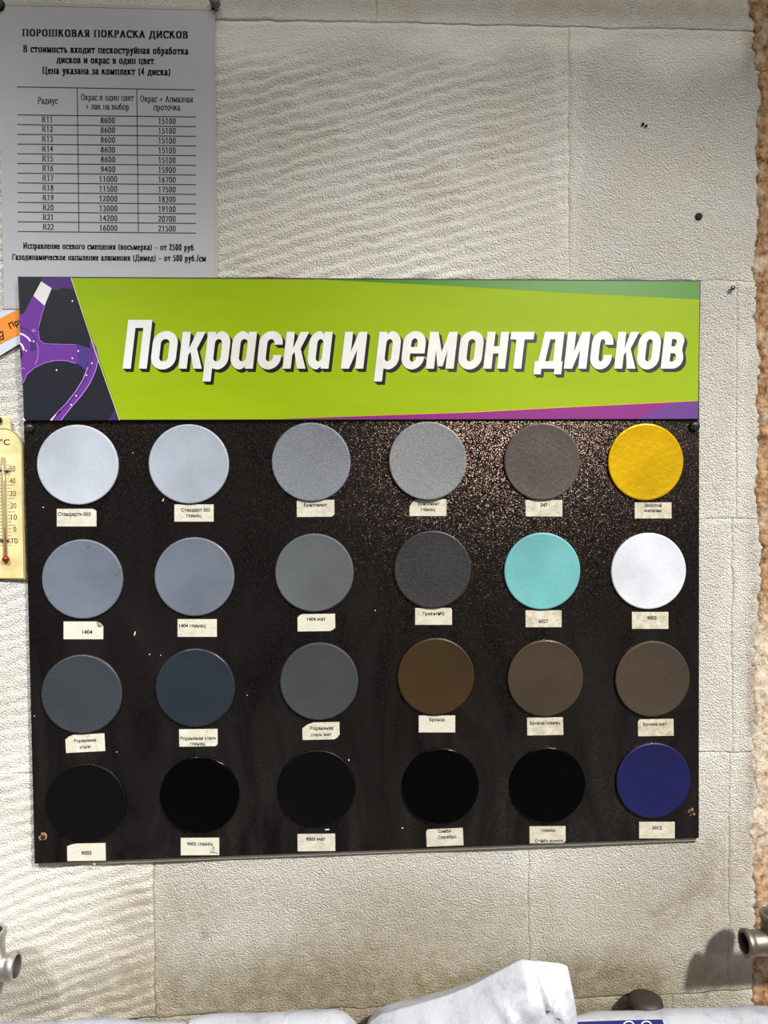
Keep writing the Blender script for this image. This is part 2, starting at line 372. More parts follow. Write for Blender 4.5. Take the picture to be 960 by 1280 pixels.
# a small book face drawn with a broad nib: strokes for each letter in a box w wide and 1 high
def G(ch):
    """(width, strokes, serif points) in cap-height units; lower case letters that repeat a capital are that capital, smaller"""
    low_same = {'в': 'В', 'г': 'Г', 'з': 'З', 'и': 'И', 'й': 'Й', 'к': 'К', 'л': 'Л', 'м': 'М', 'н': 'Н', 'п': 'П', 'т': 'Т', 'х': 'Х', 'ц': 'Ц', 'ч': 'Ч', 'щ': 'Щ', 'ш': 'Ш', 'ь': 'Ь', 'ы': 'Ы', 'я': 'Я', 'д': 'Д', 'о': 'О', 'с': 'С', 'ю': 'Ю', 'ж': 'Ж'}
    if ch in low_same:
        w, s, f = G(low_same[ch]); k = .70
        kx = .78
        return w * kx, [[(x * kx, y * k) for x, y in st] for st in s], [(x * kx, y * k) for x, y in f]
    S = {
        'П': (.86, [[(.15, 0), (.15, 1)], [(.15, 1), (.71, 1)], [(.71, 0), (.71, 1)]], [(.15, 0), (.15, 1), (.71, 0), (.71, 1)]),
        'Н': (.86, [[(.15, 0), (.15, 1)], [(.15, .52), (.71, .52)], [(.71, 0), (.71, 1)]], [(.15, 0), (.15, 1), (.71, 0), (.71, 1)]),
        'И': (.86, [[(.15, 0), (.15, 1)], [(.15, .08), (.71, .92)], [(.71, 0), (.71, 1)]], [(.15, 0), (.15, 1), (.71, 0), (.71, 1)]),
        'О': (.84, [arc(.42, .5, .30, .5, 0, 360, 20)], []),
        'С': (.74, [arc(.42, .5, .32, .5, 42, 318, 16), [(.68, .72), (.68, .95)]], []),
        'Р': (.68, [[(.16, 0), (.16, 1)], [(.16, 1), (.36, 1)] + arc(.36, .74, .20, .26, 90, -90, 8) + [(.16, .48)]], [(.16, 0), (.16, 1)]),
        'В': (.74, [[(.16, 0), (.16, 1)], [(.16, 1), (.38, 1)] + arc(.38, .77, .18, .23, 90, -90, 8) + [(.16, .54)], [(.3, .54), (.40, .54)] + arc(.40, .27, .21, .27, 90, -90, 8) + [(.16, 0)]], [(.1, 0), (.1, 1)]),
        'Ш': (1.22, [[(.15, 0), (.15, 1)], [(.61, 0), (.61, 1)], [(1.07, 0), (1.07, 1)], [(.15, 0), (1.07, 0)]], [(.15, 1), (.61, 1), (1.07, 1), (.12, 0)]),
        'Щ': (1.26, [[(.15, 0), (.15, 1)], [(.61, 0), (.61, 1)], [(1.07, 0), (1.07, 1)], [(.15, 0), (1.18, 0)], [(1.18, 0), (1.18, -.2)]], [(.15, 1), (.61, 1), (1.07, 1)]),
        'К': (.80, [[(.15, 0), (.15, 1)], [(.15, .5), (.34, .54), (.50, .92), (.62, .97)], [(.30, .52), (.44, .42), (.66, 0)]], [(.15, 0), (.15, 1), (.70, 0)]),
        'А': (.82, [[(.11, 0), (.40, 1)], [(.40, 1), (.68, 0)], [(.20, .34), (.6, .34)]], [(.10, 0), (.68, 0)]),
        'Л': (.82, [[(.06, .06), (.14, .04), (.22, .3), (.30, 1)], [(.30, 1), (.68, 1)], [(.68, 0), (.68, 1)]], [(.68, 0), (.68, 1), (.30, 1)]),
        'Д': (.86, [[(.16, 0), (.32, 1)], [(.32, 1), (.66, 1)], [(.66, 0), (.66, 1)], [(.06, 0), (.78, 0)], [(.06, 0), (.06, -.2)], [(.78, 0), (.78, -.2)]], [(.66, 1)]),
        'Я': (.76, [[(.58, 0), (.58, 1)], [(.58, 1), (.36, 1)] + arc(.36, .75, .20, .25, 90, 270, 8) + [(.58, .5)], [(.40, .5), (.26, .2), (.10, 0)]], [(.58, 0), (.58, 1)]),
        'Ц': (.90, [[(.15, 0), (.15, 1)], [(.68, 0), (.68, 1)], [(.15, 0), (.80, 0)], [(.80, 0), (.80, -.2)]], [(.15, 1), (.68, 1)]),
        'Г': (.66, [[(.15, 0), (.15, 1)], [(.15, 1), (.58, 1)], [(.58, 1), (.58, .76)]], [(.15, 0)]),
        'З': (.64, [arc(.28, .76, .20, .24, 150, -90, 10), arc(.28, .26, .24, .26, 90, -155, 10)], []),
        'Т': (.76, [[(.38, 0), (.38, 1)], [(.08, 1), (.68, 1)], [(.08, 1), (.08, .78)], [(.68, 1), (.68, .78)]], [(.38, 0)]),
        'М': (1.02, [[(.14, 0), (.16, 1)], [(.16, 1), (.50, .08)], [(.50, .08), (.84, 1)], [(.86, 0), (.86, 1)]], [(.14, 0), (.86, 0), (.14, 1), (.86, 1)]),
        'Х': (.80, [[(.12, 1), (.66, 0)], [(.66, 1), (.12, 0)]], [(.12, 0), (.12, 1), (.66, 0), (.66, 1)]),
        'Ч': (.80, [[(.64, 0), (.64, 1)], [(.13, 1), (.13, .62), (.2, .48), (.36, .44), (.64, .52)]], [(.64, 0), (.64, 1), (.13, 1)]),
        'Ь': (.70, [[(.16, 0), (.16, 1)], [(.16, .56), (.36, .56)] + arc(.36, .28, .20, .28, 90, -90, 8) + [(.16, 0)]], [(.16, 1)]),
        'Ы': (.98, [[(.15, 0), (.15, 1)], [(.15, .56), (.32, .56)] + arc(.32, .28, .18, .28, 90, -90, 8) + [(.15, 0)], [(.82, 0), (.82, 1)]], [(.15, 1), (.82, 0), (.82, 1)]),
        'Ю': (1.16, [[(.15, 0), (.15, 1)], [(.15, .5), (.48, .5)], arc(.74, .5, .26, .5, 0, 360, 18)], [(.15, 0), (.15, 1)]),
        'R': (.80, [[(.16, 0), (.16, 1)], [(.16, 1), (.36, 1)] + arc(.36, .76, .20, .24, 90, -90, 8) + [(.16, .52)], [(.36, .52), (.66, 0)]], [(.16, 0), (.16, 1), (.68, 0)]),
        'а': (.54, [arc(.24, .50, .16, .20, 160, 0, 7) + [(.40, .10), (.44, .02), (.52, .06)], arc(.24, .19, .15, .19, 100, 330, 9), [(.24, .38), (.40, .42)]], []),
        'б': (.60, [arc(.30, .33, .20, .33, 0, 360, 16), [(.10, .4), (.12, .72), (.26, .88), (.48, 1.0)]], []),
        'е': (.52, [[(.12, .36), (.42, .38)] + arc(.26, .38, .16, .30, 0, 180, 8) + arc(.28, .32, .18, .32, 180, 325, 9)], []),
        'р': (.60, [[(.13, -.3), (.13, .68)], arc(.30, .34, .19, .33, 150, -150, 14)], [(.13, -.3), (.10, .68)]),
        'у': (.58, [[(.10, .68), (.30, .06)], [(.50, .68), (.24, -.18), (.14, -.30), (.06, -.26)]], [(.10, .68), (.50, .68)]),
        'й': None,
        '0': (.58, [arc(.27, .5, .19, .5, 0, 360, 18)], []),
        '1': (.58, [[(.12, .84), (.29, .98), (.29, 0)]], [(.29, 0)]),
        '2': (.58, [arc(.26, .74, .17, .26, 165, -30, 9) + [(.08, 0), (.46, 0), (.50, .14)]], []),
        '3': (.58, [arc(.25, .76, .15, .24, 155, -80, 9), arc(.25, .28, .19, .28, 85, -150, 10)], []),
        '4': (.58, [[(.36, 0), (.36, 1), (.06, .30), (.52, .30)]], []),
        '5': (.58, [[(.46, 1), (.18, 1), (.12, .58)] + arc(.25, .31, .20, .30, 110, -145, 10)], []),
        '6': (.58, [arc(.27, .30, .18, .30, 0, 360, 14), [(.09, .32), (.14, .68), (.28, .88), (.46, 1)]], []),
        '7': (.58, [[(.08, .86), (.10, 1), (.48, 1), (.24, 0)]], []),
        '8': (.58, [arc(.27, .76, .14, .23, 0, 360, 14), arc(.27, .27, .18, .27, 0, 360, 14)], []),
        '9': (.58, [arc(.27, .70, .18, .29, 0, 360, 14), [(.45, .66), (.40, .32), (.26, .10), (.08, 0)]], []),
        '(': (.40, [arc(.42, .40, .28, .62, 130, 230, 8)], []),
        ')': (.40, [arc(-.04, .40, .28, .62, 50, -50, 8)], []),
        '+': (.66, [[(.31, .1), (.31, .66)], [(.06, .38), (.56, .38)]], []),
        '–': (.62, [[(.02, .34), (.56, .34)]], []),
        '.': (.32, [[(.12, .0), (.12, .05)]], []),
        '/': (.36, [[(.02, -.05), (.28, 1.02)]], []),
        ' ': (.36, [], []),
    }
    if ch == 'Й':
        w, s, f = S['И']; return w, s + [[(.28, 1.24), (.36, 1.16), (.50, 1.16), (.58, 1.24)]], f
    return S[ch]

def serif_polys(text, W, T):
    x = 0; out = []
    sq = [(W / 2, T / 2), (-W / 2, T / 2), (W / 2, -T / 2), (-W / 2, -T / 2)]
    for ch in text:
        w, st, sf = G(ch)
        w = w + (W - .1) * .9
        hi = max([y for s in st for _, y in s] + [1])
        for s in st:
            s = [(a, min(max(b, T / 2 - .35), 99) if b not in (0, 1) else (T / 2 if b == 0 else 1 - T / 2)) for a, b in s]
            for p, q2 in zip(s[:-1], s[1:]):
                out.append([(a + x, b) for a, b in hull2([(p[0] + u, p[1] + v) for u, v in sq] + [(q2[0] + u, q2[1] + v) for u, v in sq])])
        for a, b in sf:
            top = b >= .6
            yy = b - T / 2 if top else b + T / 2
            out.append([(x + a - W / 2 - .075, yy - T / 2), (x + a + W / 2 + .075, yy - T / 2), (x + a + W / 2 + .075, yy + T / 2), (x + a - W / 2 - .075, yy + T / 2)])
        x += w
    return out, x

INK = mat('black_ink', (12, 11, 13), 0.7, spec=0.2)
GREYINK = mat('table_line_ink', (70, 68, 70), 0.7, spec=0.2)

def place_polys(polys, fn, h, name, m, parent):
    """polys in px space -> one flat mesh on the plane at depth h"""
    V, Fc = [], []
    for p in polys:
        b = len(V); V += [fn(x, y) for x, y in p]; Fc.append(list(range(b, b + len(p))))
    me = mesh([at(x, y, h) for x, y in V], Fc)
    bm = bmesh.new(); bm.from_mesh(me)
    for f in bm.faces:
        f.normal_update()
        if f.normal.y > 0: f.normal_flip()
    bm.to_mesh(me); bm.free()
    return obj(name, me, m, parent)

def serif_line(text, x0, x1, ybase, cap, slope, parent, h, W=.235, T=.085, m=None, center=None):
    polys, w = serif_polys(text, W, T)
    k = (x1 - x0) / w
    return place_polys(polys, lambda x, y: (x0 + x * k, ybase + slope * (x * k) - y * cap), h, 'lettering', m or INK, parent)

def font_mesh(lines, align='CENTER', offset=0.0, shear=0.0):
    c = bpy.data.curves.new('t', 'FONT'); c.body = '\n'.join(lines); c.align_x = align; c.offset = offset; c.shear = shear
    c.resolution_u = 4; c.size = 1.0; c.space_line = 0.95; c.fill_mode = 'FRONT'
    o = bpy.data.objects.new('t', c); C.objects.link(o)
    me = bpy.data.meshes.new_from_object(o.evaluated_get(bpy.context.evaluated_depsgraph_get()))
    bpy.data.objects.remove(o); bpy.data.curves.remove(c)
    me.materials.clear()
    return me

def font_text(lines, cx, cy, width, h, parent, m=None, offset=0.012, rot=0.0, name='lettering', height=None, align='CENTER', shear=0.0):
    """plain sans text centred on pixel (cx, cy), width px wide, turned rot degrees"""
    me = font_mesh(lines, align, offset, shear)
    n = len(me.vertices); co = np.zeros(n * 3); me.vertices.foreach_get('co', co); co = co.reshape(-1, 3)
    x0, x1, y0, y1 = co[:, 0].min(), co[:, 0].max(), co[:, 1].min(), co[:, 1].max()
    k = width / (x1 - x0); ky = k if height is None else height / (y1 - y0)
    ca, sa = math.cos(math.radians(rot)), math.sin(math.radians(rot))
    u = (co[:, 0] - (x0 + x1) / 2) * k; v = (co[:, 1] - (y0 + y1) / 2) * ky
    for i in range(n):
        co[i] = at(cx + u[i] * ca - v[i] * sa, cy - (v[i] * ca + u[i] * sa), h)
    me.vertices.foreach_set('co', co.ravel()); me.update()
    return obj(name, me, m or INK, parent)

# ------------------------------------------------------------------ price list in a clear sleeve
def paper_mat(name, col, rough=0.35, dirt=(150, 140, 120), amt=0.35, scale=90.0, lo=.5, hi=.75, coat=0.0):
    m = mat(name, col, rough, spec=0.4, coat=coat)
    n = tex(m, 'Noise', scale, 5, 0.65)
    link(m, mixc(m, ramp(m, n.outputs['Fac'], [(lo, 0.0), (hi, amt)]), col, dirt), 'Base Color')
    n2 = tex(m, 'Noise', 14, 3, 0.5); link(m, bump(m, n2.outputs['Fac'], 0.004, 0.25), 'Normal')
    return m
PAPER = paper_mat('poster_paper', (176, 176, 178), 0.3, (180, 176, 172), .25, 60, .55, .8)
HP = 0.0048
cor = [(-3, 2), (268, 9), (273, 386), (5, 386)]
pl = empty('price_list', at(135, 200, 0.0), 'white laminated sheet of powder coating prices by wheel radius, pinned above the green sign', 'poster')
# gently curled sheet
nx, nz = 16, 24; V = []
for j in range(nz + 1):
    for i in range(nx + 1):
        u, v = i / nx, j / nz
        a = Vector(cor[0] + (0,)) * (1 - u) + Vector(cor[1] + (0,)) * u; b = Vector(cor[3] + (0,)) * (1 - u) + Vector(cor[2] + (0,)) * u
        c = a * (1 - v) + b * v; V.append(at(c.x, c.y, HP))
V2 = [Vector((p.x, p.y + .0005, p.z)) for p in V]; n = len(V)
Fc = []
for j in range(nz):
    for i in range(nx):
        a = j * (nx + 1) + i; Fc.append((a, a + nx + 1, a + nx + 2, a + 1)); Fc.append((n + a, n + a + 1, n + a + nx + 2, n + a + nx + 1))
ring = [i for i in range(nx + 1)] + [j * (nx + 1) + nx for j in range(1, nz + 1)] + [nz * (nx + 1) + i for i in range(nx - 1, -1, -1)] + [j * (nx + 1) for j in range(nz - 1, 0, -1)]
for i in range(len(ring)): a, b = ring[i], ring[(i + 1) % len(ring)]; Fc.append((a, b, n + b, n + a))
obj('sheet', mesh(V + V2, Fc), PAPER, pl)
SLEEVE = mat('sleeve_edge', (176, 172, 160), 0.3)
hl = HP + 0.0003
for q in ([(-3, 2), (268, 9), (268, 13), (-3, 6)], [(268, 9), (273, 386), (269.5, 386), (265, 9)], [(5, 381.5), (272, 381.5), (273, 386), (5, 386)]):
    obj('sleeve_hem', slab([at(x, y, hl) for x, y in q], hl, HP - .0002), SLEEVE, pl)
ht = HP + 0.0002
SL = 0.012
serif_line('ПОРОШКОВАЯ ПОКРАСКА ДИСКОВ', 28, 236, 45.0, 8.8, .014, pl, ht)
serif_line('В стоимость входит пескоструйная обработка', 29, 236, 65.0, 8.6, .014, pl, ht)
serif_line('дисков и окрас в один цвет.', 71, 196, 78.6, 8.6, .012, pl, ht)
serif_line('Цена указана за комплект (4 диска)', 53, 214, 92.0, 8.6, .012, pl, ht)
serif_line('Радиус', 47, 72.5, 129.5, 8.0, .01, pl, ht, .145, .065)
serif_line('Окрас в один цвет', 101, 167.5, 125.0, 7.6, .01, pl, ht, .145, .065)
serif_line('+ лак на выбор', 107, 161.5, 136.5, 7.6, .01, pl, ht, .145, .065)
serif_line('Окрас + Алмазная', 175, 241.5, 127.0, 7.6, .01, pl, ht, .145, .065)
serif_line('проточка', 192, 225.5, 137.5, 7.6, .01, pl, ht, .145, .065)
rowsT = [('R11', '8600', '15100'), ('R12', '8600', '15100'), ('R13', '8600', '15100'), ('R14', '8600', '15100'), ('R15', '8600', '15100'), ('R16', '9400', '15900'), ('R17', '11000', '16700'), ('R18', '11500', '17500'),
         ('R19', '12000', '18300'), ('R20', '13000', '19100'), ('R21', '14200', '20700'), ('R22', '16000', '21500')]
ys0 = 152.6; dy = (287.0 - 152.6) / 11
for i, (a, b, c) in enumerate(rowsT):
    y = ys0 + dy * i; o = i * .12
    serif_line(a, 52.0 + o, 66.5 + o, y + .0, 6.9, .01, pl, ht, .145, .065)
    wb = 4.7 * len(b); serif_line(b, 135 + o * .6 - wb / 2, 135 + o * .6 + wb / 2, y + 1.2, 6.9, .01, pl, ht, .145, .065)
    wc = 4.5 * len(c); serif_line(c, 209 - wc / 2, 209 + wc / 2, y + 2.0, 6.9, .01, pl, ht, .145, .065)
serif_line('Исправление осевого смещения (восьмерка) – от 2500 руб.', 29, 245, 310.6, 7.4, .011, pl, ht)
serif_line('Газодинамическое напыление алюминия (Димед) – от 500 руб./см', 15, 258, 324.6, 7.4, .008, pl, ht)
gl = []
def gline(x0, y0, x1, y1, w=.55):
    if abs(x1 - x0) > abs(y1 - y0): gl.append([(x0, y0 - w), (x1, y1 - w), (x1, y1 + w), (x0, y0 + w)])
    else: gl.append([(x0 - w, y0), (x0 + w, y0), (x1 + w, y1), (x1 - w, y1)])
gline(21, 108.5, 244, 112.3)
for i in range(13):
    y = 143.5 + (289.3 - 143.5) / 12 * i; gline(21.5 + i * .06, y, 245, y + 2.6 - i * .05)
gline(96.6, 110, 98.6, 290); gline(171, 111, 173, 291)
place_polys(gl, lambda x, y: (x, y), ht, 'table_rules', GREYINK, pl)
# pins at the top corners
pin = obj('push_pin', move(bm_mesh(lathe([(.0012, .004), (.0012, -.0028), (.0052, -.0034), (.0045, -.0075), (.0052, -.0105), (.0025, -.0115)], 20)), at(270, 7, 0.0022)), mat('purple_plastic', (128, 106, 132), 0.45),
          label='small purple push pin at the top right corner of the price list', category='pin')
scb = empty('wall_screw', at(-1, 9, 0), 'dark screw head at the top left corner of the price list', 'screw')
obj('head', move(bm_mesh(lathe([(.0015, .004), (.0015, -.0028), (.0062, -.0032), (.0052, -.0052), (.003, -.0058)], 22)), at(0, 9, 0.0022)), mat('blackened_steel', (34, 28, 22), 0.5, metal=.3), scb)

# ------------------------------------------------------------------ orange flyer
fl = empty('orange_flyer', at(-5, 415, 0), 'orange and pale grey flyer tilted behind the left edge of the green sign', 'flyer')
H1 = 0.0042
flc = [(-60, 424), (40, 378), (52, 401.5), (-40, 458)]
obj('sheet', slab([at(x, y, H1) for x, y in [(-70, 418), (45, 372), (60, 408), (-50, 475)]], H1, H1 - .0008), mat('flyer_grey', (196, 198, 206), 0.4), fl)
obj('orange_band', slab([at(x, y, H1 + .0003) for x, y in [(-66, 432), (46, 374.5), (52, 404), (-56, 458)]], H1 + .0003, H1 - .0002), mat('flyer_orange', (222, 132, 38), 0.4), fl)
o_ = font_text(['При'], 20, 404.5, 18, H1 + .0006, fl, rot=27, offset=.02)
icon = []
for a, b in (((-6, 419), (3, 414)), ((3, 414), (4.5, 423.5)), ((4.5, 423.5), (-2, 425.5)), ((-1, 423), (3, 419))):
    dx, dy_ = b[0] - a[0], b[1] - a[1]; l = math.hypot(dx, dy_); nx_, ny_ = -dy_ / l * .6, dx / l * .6
    icon.append([(a[0] + nx_, a[1] + ny_), (b[0] + nx_, b[1] + ny_), (b[0] - nx_, b[1] - ny_), (a[0] - nx_, a[1] - ny_)])
place_polys(icon, lambda x, y: (x, y), H1 + .0006, 'symbol', INK, fl)

# ------------------------------------------------------------------ black sample board
def board_mat():
    m = mat('black_board', (13, 13, 14), 0.38, spec=0.16)
    N, L = nodes(m)
    # wiped grime: streaky, mostly low on the board
    mp = mapping(m, (9, 9, 2.6), (0, math.radians(18), 0)); a = tex(m, 'Noise', 1.6, 5, 0.6, mp)
    a.inputs['Distortion'].default_value = 1.5
    c = N.new('ShaderNodeTexCoord'); sx = N.new('ShaderNodeSeparateXYZ'); L.new(c.outputs['Object'], sx.inputs[0])
    mr = N.new('ShaderNodeMapRange'); L.new(sx.outputs['Z'], mr.inputs[0])
    mr.inputs[1].default_value = at(0, 1060).z; mr.inputs[2].default_value = at(0, 700).z; mr.inputs[3].default_value = 1.0; mr.inputs[4].default_value = 0.12
    mu = N.new('ShaderNodeMath'); mu.operation = 'MULTIPLY'; L.new(mr.outputs[0], mu.inputs[0]); L.new(ramp(m, a.outputs['Fac'], [(.38, 0.0), (.68, 1.0)]), mu.inputs[1])
    col = mixc(m, mu.outputs[0], (9, 9, 10), (44, 43, 41))
    d = tex(m, 'Voronoi', 75); ls = N.new('ShaderNodeMath'); ls.operation = 'LESS_THAN'; ls.inputs[1].default_value = 0.03; L.new(d.outputs['Distance'], ls.inputs[0])
    col = mixc(m, ls.outputs[0], col, (120, 118, 110))
    link(m, col, 'Base Color')
    # powder-coat sparkle
    s1 = tex(m, 'Noise', 1300, 2, 0.6); s2 = tex(m, 'Noise', 400, 2, .6)
    nb = bump(m, s1.outputs['Fac'], 0.0003, 0.15)
    link(m, nb, 'Normal')
    fk = tex(m, 'Voronoi', 1150)
    sk_ = N.new('ShaderNodeSeparateColor'); L.new(fk.outputs['Color'], sk_.inputs[0])
    gt = N.new('ShaderNodeMath'); gt.operation = 'GREATER_THAN'; gt.inputs[1].default_value = .955; L.new(sk_.outputs[0], gt.inputs[0]); fm = gt.outputs[0]
    # each flake lies at its own small angle
    v1 = N.new('ShaderNodeVectorMath'); v1.operation = 'SUBTRACT'; L.new(fk.outputs['Color'], v1.inputs[0]); v1.inputs[1].default_value = (.978, .5, .5)
    v2 = N.new('ShaderNodeVectorMath'); v2.operation = 'SCALE'; L.new(v1.outputs[0], v2.inputs[0]); v2.inputs['Scale'].default_value = .17
    mm = N.new('ShaderNodeVectorMath'); mm.operation = 'SCALE'; L.new(v2.outputs[0], mm.inputs[0]); L.new(fm, mm.inputs['Scale'])
    v3 = N.new('ShaderNodeVectorMath'); v3.operation = 'ADD'; L.new(nb, v3.inputs[0]); L.new(mm.outputs[0], v3.inputs[1])
    v4 = N.new('ShaderNodeVectorMath'); v4.operation = 'NORMALIZE'; L.new(v3.outputs[0], v4.inputs[0]); link(m, v4.outputs[0], 'Normal')
    link(m, fm, 'Metallic')
    link(m, mixc(m, fm, col, (118, 98, 88)), 'Base Color')
    link(m, mixc(m, fm, ramp(m, a.outputs['Fac'], [(.3, .27), (.7, .36)]), (118, 118, 118)), 'Roughness')
    return m
BOARD = board_mat()
HB = 0.0085
bd = empty('sample_board', at(455, 1060, 0), 'large black board screwed to the white wall, carrying round paint samples', 'board')
bc = [(25, 348), (874.5, 352), (874, 1048), (43, 1080)]
obj('board_panel', slab([at(x, y, HB) for x, y in bc], HB, 0.0050, bevel=.0006), BOARD, bd)
obj('backing_sheet', slab([at(x, y, .0048) for x, y in [(60, 1040), (873, 1010), (873.5, 1050.5), (150, 1078.5), (60, 1081)]], .0048, .0015), mat('backing_edge', (190, 184, 170), 0.7), bd)

# header sign with flat print
HS = 0.0125
GREEN = mat('print_green', (168, 196, 8), 0.45, spec=0.2)
nn = tex(GREEN, 'Noise', 7, 5, 0.6, mapping(GREEN, (1, 1, 5))); link(GREEN, mixc(GREEN, ramp(GREEN, nn.outputs['Fac'], [(.35, 0.), (.7, 1.)]), (135, 160, 0), (141, 166, 3)), 'Base Color')
EDGE = mat('sign_edge_black', (16, 17, 15), 0.5)
hd = empty('header_sign', at(450, 525, 0), 'wide lime green sign with white lettering across the top of the black board', 'sign')
hc = [(22, 345.5), (876, 350.3), (873.3, 524.2), (30, 525.6)]
obj('sign_panel', slab([at(x, y, HS) for x, y in hc], HS, HB, bevel=.0003), EDGE, hd)
def flat(pts, h, m, name='print', parent=None):
    return place_polys([pts], lambda x, y: (x, y), h, name, m, parent or hd)
k1 = HS + .0001
flat([(89, 347.5), (874.6, 352), (872.3, 523.2), (150, 524.5)], k1, GREEN, 'green_print')
flat([(400, 349.3), (874.6, 352), (874.3, 374.2), (700, 365), (560, 357)], k1 + .0001, mat('print_dark_green', (60, 122, 12), .32), 'green_print')
flat([(350, 523.9), (590, 515.5), (700, 509.7), (872.5, 501.3), (872.3, 523.3)], k1 + .0001, mat('print_purple', (124, 27, 116), .32), 'purple_print')
flat([(798, 523.6), (840, 503.0), (872.5, 501.5), (872.3, 523.3)], k1 + .0002, mat('print_violet', (94, 52, 128), .32), 'purple_print')
flat([(350, 523.6), (590, 514.8), (700, 509.0), (872.5, 500.6), (872.5, 501.3), (700, 509.8), (590, 515.6)], k1 + .0002, mat('print_orange_line', (214, 150, 40), .32), 'purple_print')
# wheel picture: purple rim on near-black
WBG = mat('print_night', (25, 28, 35), .32)
flat([(24, 347), (89, 347.5), (150, 524.5), (31.3, 524.6)], k1 + .0001, WBG, 'wheel_picture')
def P(l): return [(10 + x / 6.4, 340 + y / 6.4) for x, y in l]
PUR = mat('print_wheel_purple', (100, 48, 136), .32); PDK = mat('print_wheel_dark', (70, 40, 104), .32); PLT = mat('print_wheel_light', (172, 120, 200), .32); PWH = mat('print_wheel_glint', (236, 226, 236), .32)
WH = mat('print_lettering_white', (232, 232, 230), .32)
nn = tex(WH, 'Noise', 22, 5, .6); link(WH, mixc(WH, ramp(WH, nn.outputs['Fac'], [(.5, 0.), (.8, .5)]), (216, 216, 214), (176, 168, 152)), 'Base Color')
k2 = k1 + .0002
flat(P([(200, 190), (300, 270), (262, 380), (244, 470), (250, 540), (290, 572), (400, 575), (555, 580), (555, 735), (480, 710), (380, 705), (280, 725), (200, 770), (140, 830), (118, 890), (105, 780), (97, 560), (93, 340), (130, 330), (160, 270)]), k2, PUR, 'wheel_picture')
flat(P([(278, 44), (502, 44), (522, 138), (470, 134), (440, 126), (385, 150), (350, 130), (264, 75)]), k2, PDK, 'wheel_picture')
flat(P([(265, 75), (350, 130), (292, 270), (203, 190)]), k2 + .0001, mat('print_spoke_white', (212, 208, 205), .32), 'wheel_picture')
flat(P([(555, 580), (660, 612), (625, 790), (590, 760), (555, 735)]), k2, mat('print_spoke_blue', (68, 50, 122), .32), 'wheel_picture')
flat(P([(658, 520), (705, 600), (727, 690), (715, 750), (690, 810), (650, 900), (590, 990), (530, 1060), (475, 1125), (425, 1187), (335, 1187), (400, 1130), (480, 1050), (560, 940), (610, 830), (640, 740), (658, 620)]), k2 + .0001, PUR, 'wheel_picture')
def ribbon(l, w, m, k=k2 + .0003):
    polys = []
    for a, b in zip(l[:-1], l[1:]):
        dx, dy_ = b[0] - a[0], b[1] - a[1]; L_ = math.hypot(dx, dy_) or 1; nx_, ny_ = -dy_ / L_ * w / 2, dx / L_ * w / 2
        polys.append(P([(a[0] + nx_, a[1] + ny_), (b[0] + nx_, b[1] + ny_), (b[0] - nx_, b[1] - ny_), (a[0] - nx_, a[1] - ny_)]))
    return place_polys(polys, lambda x, y: (x, y), k, 'wheel_picture', m, hd)
ribbon([(668, 600), (672, 680), (655, 760), (610, 860), (550, 960), (470, 1060), (400, 1130), (360, 1186)], 12, PDK)
ribbon([(722, 700), (700, 790), (655, 890), (590, 985), (520, 1065), (450, 1150), (425, 1186)], 7, PLT)
ribbon([(640, 760), (600, 860), (540, 960), (460, 1060), (380, 1140), (340, 1186)], 9, PLT, k2 + .0002)
ribbon([(420, 1110), (380, 1150), (345, 1186)], 10, PWH)
ribbon([(95, 492), (130, 505), (160, 528), (180, 555)], 12, PWH)
ribbon([(97, 570), (115, 590), (128, 625)], 14, PWH)
ribbon([(210, 455), (185, 480), (225, 470)], 9, PLT)
ribbon([(228, 560), (243, 620), (238, 690), (215, 745)], 5, PLT)
ribbon([(97, 440), (150, 460), (200, 500), (225, 560)], 8, PDK)
ribbon([(120, 890), (150, 820), (210, 768), (290, 728), (380, 707), (470, 710), (540, 730)], 5, PLT)
ribbon([(244, 470), (252, 545), (292, 574), (400, 577), (540, 582)], 4, PLT)
ribbon([(292, 275), (262, 370), (246, 440)], 4, PLT)
ribbon([(100, 775), (125, 768), (135, 772)], 7, PLT)
flat(P([(95, 600), (108, 625), (118, 665), (112, 690), (100, 700)]), k2 + .0002, WBG, 'wheel_picture')
flat(P([(180, 560), (225, 550), (222, 630), (180, 632)]), k2 + .0002, PDK, 'wheel_picture')
flat(P([(122, 1160), (140, 1190), (122, 1190)]), k2, PWH, 'wheel_picture')
flat(P([(800, 1187), (860, 1090), (893, 1184)]), k2, mat('print_wheel_shade', (60, 36, 90), .32), 'wheel_picture')
dots = [(562, 632), (515, 690), (205, 555), (145, 630), (670, 730), (545, 990), (505, 1062), (515, 232), (388, 785), (628, 825)]
place_polys([P(arc(x, y, 6, 7, 0, 315, 7)) for x, y in dots], lambda x, y: (x, y), k2 + .0004, 'glint_print', PWH, hd)['kind'] = 'stuff'
ribbon([(503, 45), (700, 640), (893, 1186)], 5, mat('print_diagonal_line', (214, 224, 150), .32), k2 + .0004)

